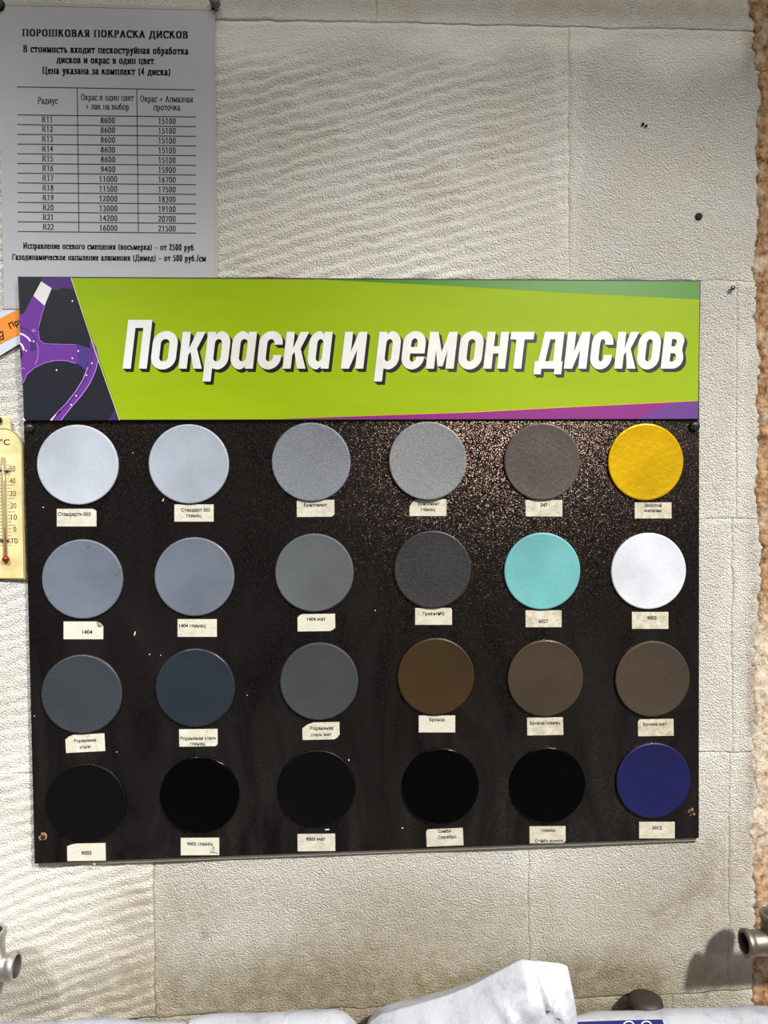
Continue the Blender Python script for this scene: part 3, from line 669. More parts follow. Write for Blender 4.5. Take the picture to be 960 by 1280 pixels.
# heavy condensed lettering: outlines on a 46-unit x-height, 61-unit cap height, origin at the baseline
XH = 46.0
def rr(x0, y0, x1, y1, rx, ry, n=7):
    """rounded rectangle"""
    o = []
    for cx, cy, a0 in ((x1 - rx, y1 - ry, 0), (x0 + rx, y1 - ry, 90), (x0 + rx, y0 + ry, 180), (x1 - rx, y0 + ry, 270)):
        o += arc(cx, cy, rx, ry, a0, a0 + 90, n)
    return o
def big(ch, w):
    s = 10.2; H = XH
    if ch == 'П': return [[(0, 0), (s, 0), (s, 51), (w - s, 51), (w - s, 0), (w, 0), (w, 61), (0, 61)]]
    if ch == 'о': return [rr(0, -1, w, H + 1, w / 2, 15), rr(s, 9, w - s, H - 9, (w - 2 * s) / 2, 5)]
    if ch == 'к':
        return [[(0, 0), (s, 0), (s, 17), (s + 2.5, 21), (w - s - .8, 0), (w, 0), (w - 9.0, 25), (w - .5, H), (w - s - 1, H), (s, 25), (s, H), (0, H)]]
    if ch == 'р':
        return [[(0, -16), (s, -16), (s, 1)] + [(s, 0.5)] + arc(w - 13, 14, 13, 15, 270, 360, 7) + arc(w - 13, H - 14, 13, 15, 0, 90, 7) + [(s + 2, H - 1.5), (s - .2, H - 3), (s - .2, H), (0, H)],
                rr(s, 9, w - s, H - 9, (w - 2 * s) / 2, 5)]
    if ch == 'а':
        o = [(w, 0), (w, H), (w - s + .2, H), (w - s + .2, H - 3), (w - s - 2, H - 1.5)] + arc(13, H - 14, 13, 15, 90, 180, 7) + arc(13, 14, 13, 15, 180, 270, 7) + [(w - s - 2, .8), (w - s + .2, 3), (w - s + .2, 0)]
        return [o, rr(s, 9, w - s, H - 9, (w - 2 * s) / 2, 5)]
    if ch == 'с':
        q = (w - 2 * s) / 2
        return [[(w - s, 17), (w, 17)] + arc(w / 2, 14, w / 2, 15, 360, 180, 12) + arc(w / 2, H - 14, w / 2, 15, 180, 0, 12) + [(w, H - 16), (w - s, H - 16)] + arc(w / 2, H - 14, q, 5, 0, 180, 8) + arc(w / 2, 14, q, 5, 180, 360, 8)]
    if ch == 'и':
        return [[(0, 0), (s, 0), (w - s, 24), (w - s, 0), (w, 0), (w, H), (w - s, H), (s, 21), (s, H), (0, H)]]
    if ch == 'е':
        q = (w - 2 * s) / 2
        return [[(w - s, 15), (w, 15)] + arc(w / 2, 14, w / 2, 15, 360, 180, 12) + arc(w / 2, H - 14, w / 2, 15, 180, 0, 12) + [(w, 19), (s, 19)] + arc(w / 2, 13.5, q, 5, 180, 360, 8),
                [(s, 27), (w - s, 27)] + arc(w / 2, H - 13, q, 5, 0, 180, 8)]
    if ch == 'м':
        return [[(0, 0), (s, 0), (s, 23), (w / 2 - 3.2, 3), (w / 2 + 3.2, 3), (w - s, 23), (w - s, 0), (w, 0), (w, H), (w - s - .5, H), (w / 2, 21), (s + .5, H), (0, H)]]
    if ch == 'н':
        return [[(0, 0), (s, 0), (s, 19), (w - s, 19), (w - s, 0), (w, 0), (w, H), (w - s, H), (w - s, 28), (s, 28), (s, H), (0, H)]]
    if ch == 'т':
        c = 12.6
        return [[(c - s / 2, 0), (c + s / 2, 0), (c + s / 2, H - 9.5), (w, H - 9.5), (w, H), (0, H), (0, H - 9.5), (c - s / 2, H - 9.5)]]
    if ch == 'д':
        return [[(0, -7), (s - 1, -7), (s - 1, 0), (w - s + 1, 0), (w - s + 1, -7), (w, -7), (w, 9.3), (w - 2.0, 9.3), (w - 2.0, H), (8.5, H), (4.2, 9.3), (0, 9.3)],
                [(13, 9.3), (w - 2 - s, 9.3), (w - 2 - s, H - 9.3), (16.2, H - 9.3)]]
    if ch == 'в':
        return [[(0, 0), (w - 12, 0)] + arc(w - 12, 13, 12, 13, 270, 380, 7) + [(w - 2.5, 23.5)] + arc(w - 12.5, H - 11.5, 11.5, 11.5, -25, 90, 7) + [(0, H)],
                [(s, 9), (w - 12.5, 9)] + arc(w - 12.5, 14.2, 3.2, 5.2, 270, 450, 6) + [(s, 19.4)],
                [(s, 27.8), (w - 13, 27.8)] + arc(w - 13, 32.4, 2.8, 4.6, 270, 450, 6) + [(s, 37)]]
WORD = [[('П', 153.2, 183.4), ('о', 187.2, 218.4), ('к', 223.1, 252.3), ('р', 254.8, 284.0), ('а', 286.8, 316.0), ('с', 320.3, 349.6), ('к', 353.1, 381.8), ('а', 382.8, 410.6)],
        [('и', 425.9, 454.0)],
        [('р', 469.0, 497.3), ('е', 500.3, 528.5), ('м', 532.2, 567.0), ('о', 571.4, 600.8), ('н', 604.0, 631.2), ('т', 633.8, 662.7)],
        [('д', 667.4, 702.2), ('и', 704.8, 732.8), ('с', 736.3, 763.0), ('к', 767.5, 794.3), ('о', 794.6, 822.5), ('в', 825.7, 852.5)]]
def letter_mesh(ch, x0, x1, yb, h, offs=(0, 0), wd=None):
    c = bpy.data.curves.new('l', 'CURVE'); c.dimensions = '2D'; c.fill_mode = 'BOTH'
    w = x1 - x0
    for poly in big(ch, w):
        s = c.splines.new('POLY'); s.points.add(len(poly) - 1)
        for i, (x, y) in enumerate(poly): s.points[i].co = (x * .01, y * .01, 0, 1)
        s.use_cyclic_u = True
    o = bpy.data.objects.new('l', c); C.objects.link(o)
    me = bpy.data.meshes.new_from_object(o.evaluated_get(bpy.context.evaluated_depsgraph_get()))
    bpy.data.objects.remove(o); bpy.data.curves.remove(c)
    for v in me.vertices:
        x, y = v.co.x * 100, v.co.y * 100
        v.co = at(x0 + x + y * .116 + offs[0], yb - y + offs[1], h)
    me.update(); me.materials.clear()
    return me
SHB = mat('print_lettering_black', (14, 14, 12), .32)
for wd in WORD:
    for ch, x0, x1 in wd:
        yb = 460.8
        obj('letter', letter_mesh(ch, x0, x1, yb, k1 + .0006), WH, hd)
        for st in (1.0, .5):
            obj('letter_shadow', letter_mesh(ch, x0, x1, yb, k1 + .0003 + (1 - st) * .0001, (3.7 * st, 3.9 * st)), SHB, hd)

# ------------------------------------------------------------------ screws on the board
def screw(px, py, r, label, col, deep=0.0035, metal=.8):
    e = empty('screw', at(px, py, 0), label, 'screw')
    m = mat('screw_metal', col, .45, metal=metal)
    hh = HB
    prof = [(r * .3, -0.001 + .0), (r, -0.0002), (r * 1.0, -deep * .35), (r * .82, -deep * .75), (r * .45, -deep), ]
    me = bm_mesh(lathe(prof, 24)); move(me, at(px, py, hh) + Vector((0, 0, 0)))
    obj('head', me, m, e)
    for a in (35, 125):
        ca, sa = math.cos(math.radians(a)), math.sin(math.radians(a)); c = at(px, py, hh + deep + .0001)
        L_, w = r * .6, r * .14
        obj('cross_slot', slab([c + Vector((ca * L_ * i - sa * w * j, 0, sa * L_ * i + ca * w * j)) for i, j in ((-1, -1), (1, -1), (1, 1), (-1, 1))], hh + deep + .0001, hh + deep - .0004), DARK, e)
    return e
screw(37.3, 535.5, .0046, 'dark cross head screw in the upper left corner of the black board', (74, 68, 58))
screw(867.5, 533, .0056, 'black cross head screw in the upper right corner of the black board', (22, 22, 22), .0045, .2)
RAW = mat('torn_wood', (138, 108, 80), .9)
for px, py, lb in ((54, 1046, 'chipped screw hole with tan torn edge in the lower left corner of the black board'), (864, 1015, 'chipped screw hole with tan torn edge in the lower right corner of the black board')):
    e = empty('screw', at(px, py, 0), lb, 'screw')
    pts = []
    for i in range(16):
        a = 2 * math.pi * i / 16; r = .0036 * (0.6 + .75 * random.random()); c = at(px, py, HB); pts.append(c + Vector((r * math.cos(a), 0, r * math.sin(a))))
    obj('torn_rim', slab(pts, HB + .0006, HB - .0003), RAW, e)
    obj('head', move(bm_mesh(lathe([(.0024, -.0004), (.0022, -.0011), (.0008, -.0008)], 16)), at(px, py, HB)), mat('hole_screw', (46, 34, 26), .6, metal=.4), e)
# flecks of white paint on the board
FLK = mat('white_fleck', (205, 200, 190), .7)
flk = []
for (px, py, a, b, ang) in ((168.5, 792, .7, 3.2, 15), (187, 818, .9, .8, 0), (469, 763, .8, .7, 0), (201, 819, .6, .6, 0), (309, 869, .6, .6, 0), (166, 566, .7, .7, 0), (204, 625, .7, 2.2, 20), (43, 895, .7, .7, 0),
                            (436, 950, 1., 1., 0), (503, 1035, .9, 1.0, 0), (409, 1037, 3.2, .9, -5), (146, 940, .6, .6, 0), (118, 1080, 2, .8, 0), (54, 634, 1.1, .6, 0), (486, 598, .7, .7, 0)):
    ca, sa = math.cos(math.radians(ang)), math.sin(math.radians(ang))
    flk.append([(px + x * ca - y * sa, py + x * sa + y * ca) for x, y in arc(0, 0, a, b, 0, 315, 7)])
o_ = place_polys(flk, lambda x, y: (x, y), HB + .0001, 'paint_flecks', FLK, bd); o_['kind'] = 'stuff'

# ------------------------------------------------------------------ round samples
def sample_mat(name, col, rough, metal=0.0, flake=0.0, fl_scale=1100, peel=0.25, peel_scale=260, scratch=0.0, coat=0.0, dark=(40, 42, 48), spec=.5):
    m = mat(name, col, rough, metal=metal, coat=coat, spec=spec)
    N, L = nodes(m)
    b = tex(m, 'Noise', 12, 4, .55)
    c2 = tuple(max(0, v * .90) for v in col); c1 = tuple(min(255, v * 1.06) for v in col)
    c = mixc(m, ramp(m, b.outputs['Fac'], [(.35, 0.), (.7, 1.)]), c1, c2)
    if flake:
        f = tex(m, 'Noise', fl_scale, 1, .5)
        c = mixc(m, ramp(m, f.outputs['Fac'], [(.45, 0.), (.75, flake)]), c, tuple(min(255, v * 1.9 + 25) for v in col))
        c = mixc(m, ramp(m, f.outputs['Fac'], [(.25, flake * .8), (.45, 0.)]), c, tuple(v * .55 for v in col))
    if scratch:
        s = tex(m, 'Noise', 3.0, 3, .6, mapping(m, (90, 90, 28), (0, math.radians(-10), 0)))
        c = mixc(m, ramp(m, s.outputs['Fac'], [(.66, 0.), (.72, scratch)]), c, dark)
    link(m, c, 'Base Color')
    p_ = tex(m, 'Noise', peel_scale, 2, .5)
    link(m, bump(m, p_.outputs['Fac'], .0008, peel), 'Normal')
    return m
# (px, py, radius scale, colour, finish, label)
DISCS = [
    (97, 581, 1.0, (162, 168, 179), dict(rough=.45, metal=0, flake=.12, scratch=.0), 'brightest pale silver round paint sample, leftmost in the top row of the board'),
    (236, 580, 1.0, (145, 153, 165), dict(rough=.35, flake=.12), 'pale silver round paint sample, second from the left in the top row'),
    (389, 577.5, 1.0, (97, 101, 108), dict(rough=.4, flake=.32, fl_scale=1500), 'sparkling mid grey metallic round sample above the single-line Бриллиант sticker'),
    (535, 576, 1.0, (107, 108, 111), dict(rough=.3, flake=.32, fl_scale=1500), 'sparkling light grey round sample, fourth from the left in the top row'),
    (678, 577, 1.0, (65, 57, 53), dict(rough=.34, flake=.25, fl_scale=1000), 'warm taupe grey round paint sample above the 547 sticker'),
    (807.5, 577.5, 1.0, (212, 170, 6), dict(rough=.24, metal=.35, peel=.55, peel_scale=150), 'bright gold metallic round paint sample at the right end of the top row'),
    (103, 724, 1.0, (94, 101, 113), dict(rough=.45, scratch=.8, dark=(70, 74, 84)), 'scratched blue-grey round paint sample above the white 1404 sticker'),
    (243, 721, 1.0, (95, 101, 113), dict(rough=.3, coat=.2), 'clean blue-grey glossy round paint sample above the 1404 глянец sticker'),
    (393, 716, 1.0, (75, 79, 82), dict(rough=.6), 'matt neutral grey round paint sample above the 1404 мат sticker'),
    (541, 712, 1.0, (34, 33, 35), dict(rough=.4, flake=.4, fl_scale=1300), 'dark graphite round paint sample with fine sparkle in the second row'),
    (678, 714, 1.0, (97, 160, 162), dict(rough=.4), 'turquoise round paint sample in the second row'),
    (811, 714, 1.0, (198, 201, 210), dict(rough=.35), 'pure white round paint sample at the right end of the second row'),
    (102, 868, 1.0, (42, 46, 51), dict(rough=.45, flake=.2), 'slate grey round paint sample, leftmost in the third row'),
    (244, 860, 1.0, (30, 36, 44), dict(rough=.3, flake=.15, coat=.2), 'dark blue-grey round paint sample, second from the left in the third row'),
    (399, 852, 1.0, (46, 48, 51), dict(rough=.65), 'matt charcoal round paint sample above the Вораненая сталь мат sticker'),
    (545, 846, 1.0, (51, 35, 12), dict(rough=.4), 'deep bronze brown round paint sample above the Бронза sticker, richest brown of the three'),
    (682, 848, 1.0, (61, 51, 41), dict(rough=.28, coat=.2), 'glossy grey-brown round paint sample above the Бронза глянец sticker'),
    (816, 849, 1.0, (52, 39, 27), dict(rough=.6), 'matt grey-brown round paint sample at the right end of the third row'),
    (107, 1003.5, 1.0, (3, 3, 4), dict(spec=.2, rough=.5), 'black round paint sample, leftmost in the bottom row'),
    (249.5, 994.5, 1.0, (3, 3, 4), dict(spec=.2, rough=.16, peel=.03), 'glossy black round paint sample above the 9005 глянец sticker with a pen scribble'),
    (396, 986, 1.0, (3, 3, 4), dict(spec=.2, rough=.42), 'black round paint sample above the 9005 мат sticker'),
    (551, 983.5, 1.0, (3, 3, 4), dict(spec=.2, rough=.18, peel=.04), 'deep black round paint sample above the tilted Серебро sticker'),
    (685, 982, 1.0, (3, 3, 4), dict(spec=.2, rough=.2, peel=.04), 'deep black round paint sample directly left of the navy blue one'),
    (817, 976, 1.0, (16, 17, 70), dict(rough=.45), 'navy blue round paint sample at the right end of the bottom row'),
]
R_ = 0.0391
for i, (px, py, k, col, fin, lb) in enumerate(DISCS):
    m = sample_mat('sample_paint', col, **fin)
    T_ = 0.0030 if i != 3 else 0.0050
    prof = [(R_ * k, 0.0), (R_ * k, -T_ + .0009), (R_ * k - .0003, -T_ + .0003), (R_ * k - .0009, -T_), (R_ * k - .0022, -T_ + .0001), (R_ * k - .0034, -T_ + .00022), (R_ * k * .5, -T_ + .00022), (.002, -T_ + .00022)]
    me = bm_mesh(lathe(prof, 96))
    p = at(px, py, HB + T_)
    o = bpy.data.objects.new('paint_sample_disc', me); C.objects.link(o); me.materials.append(m)
    o.location = (p.x, -HB - .0001, p.z); o.rotation_euler = (0, random.random() * 6, 0)
    o['label'] = lb; o['category'] = 'paint sample'; o['group'] = 'round paint samples on the black board'

# ------------------------------------------------------------------ paper name stickers
def stick_mat(k, dirty):
    m = mat('sticker_paper', (222, 218, 205), .55, spec=.3)
    n = tex(m, 'Noise', 95, 5, .7, mapping(m, (1, 1, 1), (0, k, 0))); n2 = tex(m, 'Noise', 240, 3, .6, mapping(m, (1, 1, 2.2), (0, .6, 0)))
    c = mixc(m, ramp(m, n.outputs['Fac'], [(.40, 0.), (.66, dirty)]), (198, 194, 180), (158, 148, 124))
    c = mixc(m, ramp(m, n2.outputs['Fac'], [(.56, 0.), (.74, dirty * .8)]), c, (120, 112, 94))
    link(m, c, 'Base Color'); link(m, bump(m, n2.outputs['Fac'], .0006, .5), 'Normal')
    return m
SM = [stick_mat(0.2, .15), stick_mat(.9, .5), stick_mat(1.7, .9)]
# (x0, y0, x1, y1, turn, lines, text width px, text centre offset, cut corners {corner: (dx, dy)}, grime, label)
ST = [
    (71, 636, 120.5, 658, 0, [('Стандарть-503', 41, -3, -4)], {'tr': (5, 3)}, 1, 'cream sticker reading Стандарть-503'),
    (218, 630.5, 267, 652, 0, [('Стандарт 503', 36, 2, -3.4), ('глянец', 19, 0, 4)], {}, 1, 'cream sticker reading Стандарт 503 глянец'),
    (371, 625, 418, 646, .5, [('Бриллиант', 29, 0, -4)], {'br': (4, 3), 'tl': (2, 1)}, 1, 'sticker reading Бриллиант on one line'),
    (512, 624, 558, 645, 0, [('Бриллиант', 27, 1, -4.5), ('глянец', 18, 0, 3)], {'tl': (9, 9)}, 1, 'sticker reading Бриллиант глянец with its upper left corner torn'),
    (657, 625, 703, 645.5, 0, [('547', 9, 0, -4)], {}, 2, 'soiled sticker reading 547'),
    (793.5, 628, 839.5, 648, 0, [('Золотой', 21, 0, -6.5), ('металик', 22, 0, .6)], {}, 2, 'sticker reading Золотой металик'),
    (79.5, 777, 129, 799, 0, [('1404', 12.5, 5, 2)], {'tr': (8, 6)}, 0, 'clean white sticker reading 1404 with a folded upper right corner'),
    (222, 774, 271, 796, 0, [('1404 глянец', 33, -6, -2.5)], {}, 1, 'cream sticker reading 1404 глянец'),
    (372, 767.5, 419, 789, .8, [('1404 мат', 23, 0, -4.5)], {'tl': (6, 4), 'br': (7, 4)}, 0, 'white sticker reading 1404 мат with two cut corners'),
    (519, 760, 565, 781, 0, [('Графит№2', 27, 0, -3)], {'tr': (2, 2)}, 1, 'sticker reading Графит№2'),
    (657, 763, 702, 784, 0, [('6027', 12, 0, 3)], {}, 2, 'creased soiled sticker reading 6027'),
    (790, 765, 835.5, 786, 0, [('9003', 12, 2, -3)], {}, 2, 'soiled sticker reading 9003'),
    (82, 918, 131, 940, 3, [('Вораненая', 28, 0, -3), ('сталь', 14, 0, 5)], {'tl': (10, 5)}, 1, 'slightly tilted sticker reading Вораненая сталь with a torn upper left corner'),
    (224, 911.5, 272, 933, .8, [('Вораненая сталь', 45, 0, 1), ('глянец', 19, -1, 8.3)], {'br': (3, 3)}, 1, 'cream sticker reading Вораненая сталь глянец'),
    (378, 903, 424.5, 924.5, 1.2, [('Вораненая', 29, 1, -3), ('сталь мат', 26, 0, 5)], {'tl': (14, 7), 'br': (7, 6)}, 1, 'sticker with two torn corners reading Вораненая сталь мат'),
    (523.5, 894.5, 569, 915.5, 0, [('Бронза', 19, 0, -5)], {}, 0, 'sticker reading Бронза alone'),
    (659, 897, 704, 919, .8, [('Бронза глянец', 38, 0, -4)], {}, 2, 'soiled sticker reading Бронза глянец under the glossy grey-brown disc'),
    (797.5, 899, 842, 920, .8, [('Бронза мат', 29, -1, -4)], {'tl': (3, 3)}, 2, 'soiled sticker reading Бронза мат under the matt grey-brown disc'),
    (84, 1054.5, 132, 1076, 1, [('9005', 13, 0, 1)], {'tl': (12, 3)}, 0, 'white sticker reading 9005 alone'),
    (226, 1047.5, 274, 1069, .3, [('9005 глянец', 32, 0, -3)], {}, 0, 'white sticker reading 9005 глянец with a pen scribble'),
    (372, 1042.5, 419, 1064, .6, [('9005 мат', 24, -1, -4.5)], {}, 1, 'sticker reading 9005 мат under a black disc'),
    (533, 1036, 579, 1057.5, 2.5, [('Сейбл', 16, 0, -8.0), ('Серебро', 23, 3, 0)], {'tl': (2, 3)}, 1, 'tilted sticker reading Сейбл Серебро under a black disc'),
    (662, 1033, 707, 1054, .5, [('глянец', 17, 1, -5), ('Сэйбл золото', 35, 2, 7.5)], {'br': (3, 3)}, 1, 'paper sticker reading глянец with Сэйбл золото written below'),
    (799, 1027.5, 843.5, 1048, 0, [('5012', 12, 0, -3)], {}, 1, 'sticker reading 5012 under the navy disc'),
]
where = ['under the leftmost top disc', 'under the second disc of the top row', 'under the third disc of the top row', 'under the light grey disc', 'under the taupe disc', 'under the gold disc',
         'under the scratched blue-grey disc', 'under the clean blue-grey disc', 'under the matt grey disc', 'under the graphite disc', 'under the turquoise disc', 'under the white disc',
         'under the slate disc', 'under the dark blue-grey disc', 'under the charcoal disc', 'under the deep bronze disc', '', '', 'at the lower left corner', '', '', '', '', '']
HT = HB + .0006
for i, (x0, y0, x1, y1, rot, lines, cuts, grime, lb) in enumerate(ST):
    cx, cy = (x0 + x1) / 2, (y0 + y1) / 2; w, h_ = (x1 - x0) / 2, (y1 - y0) / 2
    pts = []
    def cut(name, sx, sy):
        if name in cuts:
            dx, dy_ = cuts[name]
            a = (sx * (w - dx), sy * h_); b = (sx * w, sy * (h_ - dy_)); mid = (sx * (w - dx * .45), sy * (h_ - dy_ * .35))
            return [a, mid, b]
        return [(sx * w, sy * h_)]
    pts += cut('tl', -1, 1)[::-1] + cut('tr', 1, 1) + cut('br', 1, -1)[::-1] + cut('bl', -1, -1)
    ca, sa = math.cos(math.radians(rot)), math.sin(math.radians(rot))
    def T2(x, y): return (cx + x * ca - y * sa, cy - (x * sa + y * ca))
    e = empty('name_sticker', at(cx, cy, HB), (lb + ' ' + where[i]).strip(), 'sticker', 'paper name stickers under the round samples')
    obj('paper', slab([at(*T2(x, y), HT) for x, y in pts], HT, HB + .0001), SM[grime], e)
    for tx, wpx, ox, oy in lines:
        p2 = T2(ox, -oy)
        font_text([tx], p2[0], p2[1], wpx, HT + .0001, e, rot=rot, offset=.026)
    if i == 19:
        sc_ = [T2(12 + a, -9 + b) for a, b in ((0, 0), (3, 5), (5, 9), (6, 5), (5, 1), (2, 2), (8, 1), (10, 0))]
        pol = []
        for a, b in zip(sc_[:-1], sc_[1:]):
            dx, dy_ = b[0] - a[0], b[1] - a[1]; L_ = math.hypot(dx, dy_) or 1; nx_, ny_ = -dy_ / L_ * .3, dx / L_ * .3
            pol.append([(a[0] + nx_, a[1] + ny_), (b[0] + nx_, b[1] + ny_), (b[0] - nx_, b[1] - ny_), (a[0] - nx_, a[1] - ny_)])
        place_polys(pol, lambda x, y: (x, y), HT + .0002, 'scribble', GREYINK, e)
    if i == 6:
        obj('folded_corner', slab([at(*T2(w - 8, h_), HT + .001), at(*T2(w - 1.5, h_ - 5.5), HT + .001), at(*T2(w - 6.5, h_ - 6.0), HT + .001)], HT + .0010, HT + .0002), mat('fold_shade', (120, 114, 100), .7), e)

# ------------------------------------------------------------------ thermometer
th = empty('thermometer', at(6, 725, 0), 'yellowed wall thermometer with red bulb hanging left of the black board', 'thermometer')
YEL = mat('yellowed_plastic', (214, 198, 140), .5)
nn = tex(YEL, 'Noise', 28, 5, .65); link(YEL, mixc(YEL, ramp(YEL, nn.outputs['Fac'], [(.4, 0.), (.72, .8)]), (212, 200, 148), (170, 148, 90)), 'Base Color')
hT = .0060
def TX(x, y): return (x + (y - 560) * .018, y)
out = [TX(-19, 724), TX(28, 724.5)] + [TX(28, 560)] + [TX(4.5 + 23.5 * math.cos(a), 560 - 25 * math.sin(a)) for a in np.linspace(.1, math.pi / 2 - .42, 8)] + [(13.5, 536), (13, 527), (9, 521), (3, 519.5), (-3, 521), (-7, 527), (-7.5, 536)] + \
      [TX(4.5 + 23.5 * math.cos(a), 560 - 25 * math.sin(a)) for a in np.linspace(math.pi / 2 + .42, math.pi - .1, 8)] + [TX(-19, 560)]
obj('scale_plate', slab([at(x, y, hT) for x, y in out], hT, .0028, bevel=.0007), YEL, th)
BR_ = mat('plate_rim', (120, 98, 48), .6)
rim = []
def rib(l, w):
    o = []
    for a, b in zip(l[:-1], l[1:]):
        dx, dy_ = b[0] - a[0], b[1] - a[1]; L_ = math.hypot(dx, dy_) or 1; nx_, ny_ = -dy_ / L_ * w / 2, dx / L_ * w / 2
        o.append([(a[0] + nx_, a[1] + ny_), (b[0] + nx_, b[1] + ny_), (b[0] - nx_, b[1] - ny_), (a[0] - nx_, a[1] - ny_)])
    return o
arcp = [TX(27.2, 723)] + [TX(27.2, 560)] + [TX(4.5 + 22.8 * math.cos(a), 560 - 24.2 * math.sin(a)) for a in np.linspace(.1, math.pi - .1, 18)] + [TX(-18, 560), TX(-18, 723), TX(27.2, 723)]
place_polys(rib(arcp, 1.1), lambda x, y: (x, y), hT + .0001, 'rim_line', BR_, th)
hx = hT + .00015
font_text(['°C'], 6, 552.5, 12, hx, th, height=7.5)
for tx, x, y in (('50', 15.5, 585.5), ('40', 15.7, 601), ('30', 16.2, 617), ('20', 16.8, 632), ('10', 17.5, 646.5), ('0', 18.5, 661.5), ('10', 18.5, 676)):
    font_text([tx], x, y, 7.2 if tx != '0' else 3.6, hx, th, height=6.6, offset=.0)
    font_text([tx], x - 24, y, 7.2 if tx != '0' else 3.6, hx, th, height=6.6, offset=.0)
ticks = []
for i in range(25):
    y = 581 + i * 4.2; L_ = 9 if i % 4 == 2 else 4
    x = 8.5 + (y - 580) * .02; ticks += rib([(x, y), (x + L_, y)], .5) + rib([(x - 7, y), (x - 7 - L_, y)], .5)
place_polys(ticks, lambda x, y: (x, y), hx, 'tick_marks', GREYINK, th)
GL = mat('tube_glass', (206, 190, 150), .12); bsdf(GL).inputs['Transmission Weight'].default_value = .55
a, b = at(3.8, 572, hT + .0016), at(7.0, 698, hT + .0016)
def tube_between(a, b, r, n=14, r2=None):
    v = b - a; me = bm_mesh(lathe([(r * .6, -.0005), (r, 0), ((r2 or r), v.length), (r * .6, v.length + .0005)], n, 'Z'))
    me.transform(Matrix.Translation(a) @ v.to_track_quat('Z', 'Y').to_matrix().to_4x4()); return me
obj('glass_tube', tube_between(a, b, .0017), GL, th)
obj('red_thread', tube_between(at(6.3, 660, hT + .0034), at(7.1, 698, hT + .0034), .0004), mat('red_fluid', (150, 30, 30), .3), th)
bm = bmesh.new(); bmesh.ops.create_uvsphere(bm, u_segments=20, v_segments=12, radius=.0034); me = bm_mesh(bm); move(me, at(7.2, 699, hT + .002)); obj('bulb', me, mat('red_bulb', (122, 16, 20), .2), th)
for y in (588, 675): obj('tube_clip', tube_between(at(.5, y, hT + .002), at(10.5, y, hT + .002), .0011), STEEL, th)
obj('nail', move(bm_mesh(lathe([(.001, .004), (.001, -.007), (.0034, -.0074), (.0030, -.0086)], 16)), at(2.5, 526, 0.0)), mat('nail_black', (24, 20, 18), .5, metal=.4), th)

# ------------------------------------------------------------------ pipe fittings
def metal_mat(name, col, rough):
    m = mat(name, col, rough, metal=.85)
    n = tex(m, 'Noise', 45, 5, .65)
    link(m, mixc(m, ramp(m, n.outputs['Fac'], [(.35, 0.), (.75, .9)]), col, tuple(v * .62 for v in col)), 'Base Color')
    link(m, ramp(m, n.outputs['Fac'], [(.3, rough - .08), (.7, rough + .15)]), 'Roughness')
    n2 = tex(m, 'Noise', 300, 2, .5); link(m, bump(m, n2.outputs['Fac'], .0005, .3), 'Normal'); return m
CAST = metal_mat('cast_aluminium', (205, 203, 198), .38); CAST2 = metal_mat('grey_cast_iron', (150, 140, 128), .40)
INNER = mat('socket_inside', (58, 50, 44), .7)
def socket(a, b, ro_, ri_, m, parent, name='socket', lip=.0014):
    """open-ended tube from a to b (open at b), with a rolled lip"""
    v = b - a; L_ = v.length
    prof = [(ro_ * .6, 0), (ro_, .0), (ro_, L_ - .009), (ro_, L_ - .007), (ro_ + lip, L_ - .005), (ro_ + lip, L_ - .001), (ro_ + lip * .4, L_), (ri_, L_), (ri_ - .0006, L_ - .003), (ri_ - .0006, max(L_ * .25, L_ - .03)), (ri_ * .2, max(L_ * .25, L_ - .03))]
    me = bm_mesh(lathe(prof, 40, 'Z', cap=False))
    me.transform(Matrix.Translation(a) @ v.to_track_quat('Z', 'Y').to_matrix().to_4x4())
    o = obj(name, me, [m, INNER], parent)
    nf = len(me.polygons); seg = nf // (len(prof) - 1)
    me.polygons.foreach_set('material_index', [1 if i // seg >= len(prof) - 4 else 0 for i in range(nf)])
    return o
hf = 0.055
def fitting(side, px_end, py, px_v, py_v, m, label):
    s = 1 if side == 'left' else -1           # direction of the open horizontal socket
    e0 = at(px_end, py, hf); ctr = Vector((at(px_v, py, hf).x, -hf, e0.z))
    e = empty('pipe_fitting', ctr, label, 'pipe fitting')
    socket(ctr - Vector((s * .05, 0, 0)), e0, .0120, .0100, m, e)
    socket(ctr - Vector((0, 0, .004)), Vector((ctr.x, -hf, at(px_v, py_v, hf).z)), .0132, .0108, m, e)
    # body ball and the arm back to a flange on the wall
    bm = bmesh.new(); bmesh.ops.create_uvsphere(bm, u_segments=28, v_segments=18, radius=.0130); me = bm_mesh(bm); move(me, ctr); obj('body', me, m, e)
    obj('wall_arm', tube_between(Vector((ctr.x - s * .052, -hf - .004, ctr.z)), Vector((ctr.x - s * .052, -.006, ctr.z)), .0134, 28), m, e)
    obj('flange', move(bm_mesh(lathe([(.01, .0), (.026, .0), (.026, -.005), (.018, -.008), (.0135, -.012)], 36)), Vector((ctr.x - s * .052, -.0022, ctr.z))), m, e)
    for k in range(3):
        c = ctr + Vector((s * (.0155 + .0035 * k) * .35 + s * .004 * k * .4, -.0162 + .001 * k, -.004 - .003 * k))
        obj('set_screw', tube_between(c, c + Vector((0, -.004, 0)), .0016, 10), STEEL, e) if k == 0 else None
    return e
fitting('left', 21, 1208, -12, 1164, CAST, 'bright cast metal pipe socket at the lower left edge of the wall')
fitting('right', 930, 1179, 969, 1142, CAST2, 'dull grey metal pipe socket at the lower right over the bare brown strip')

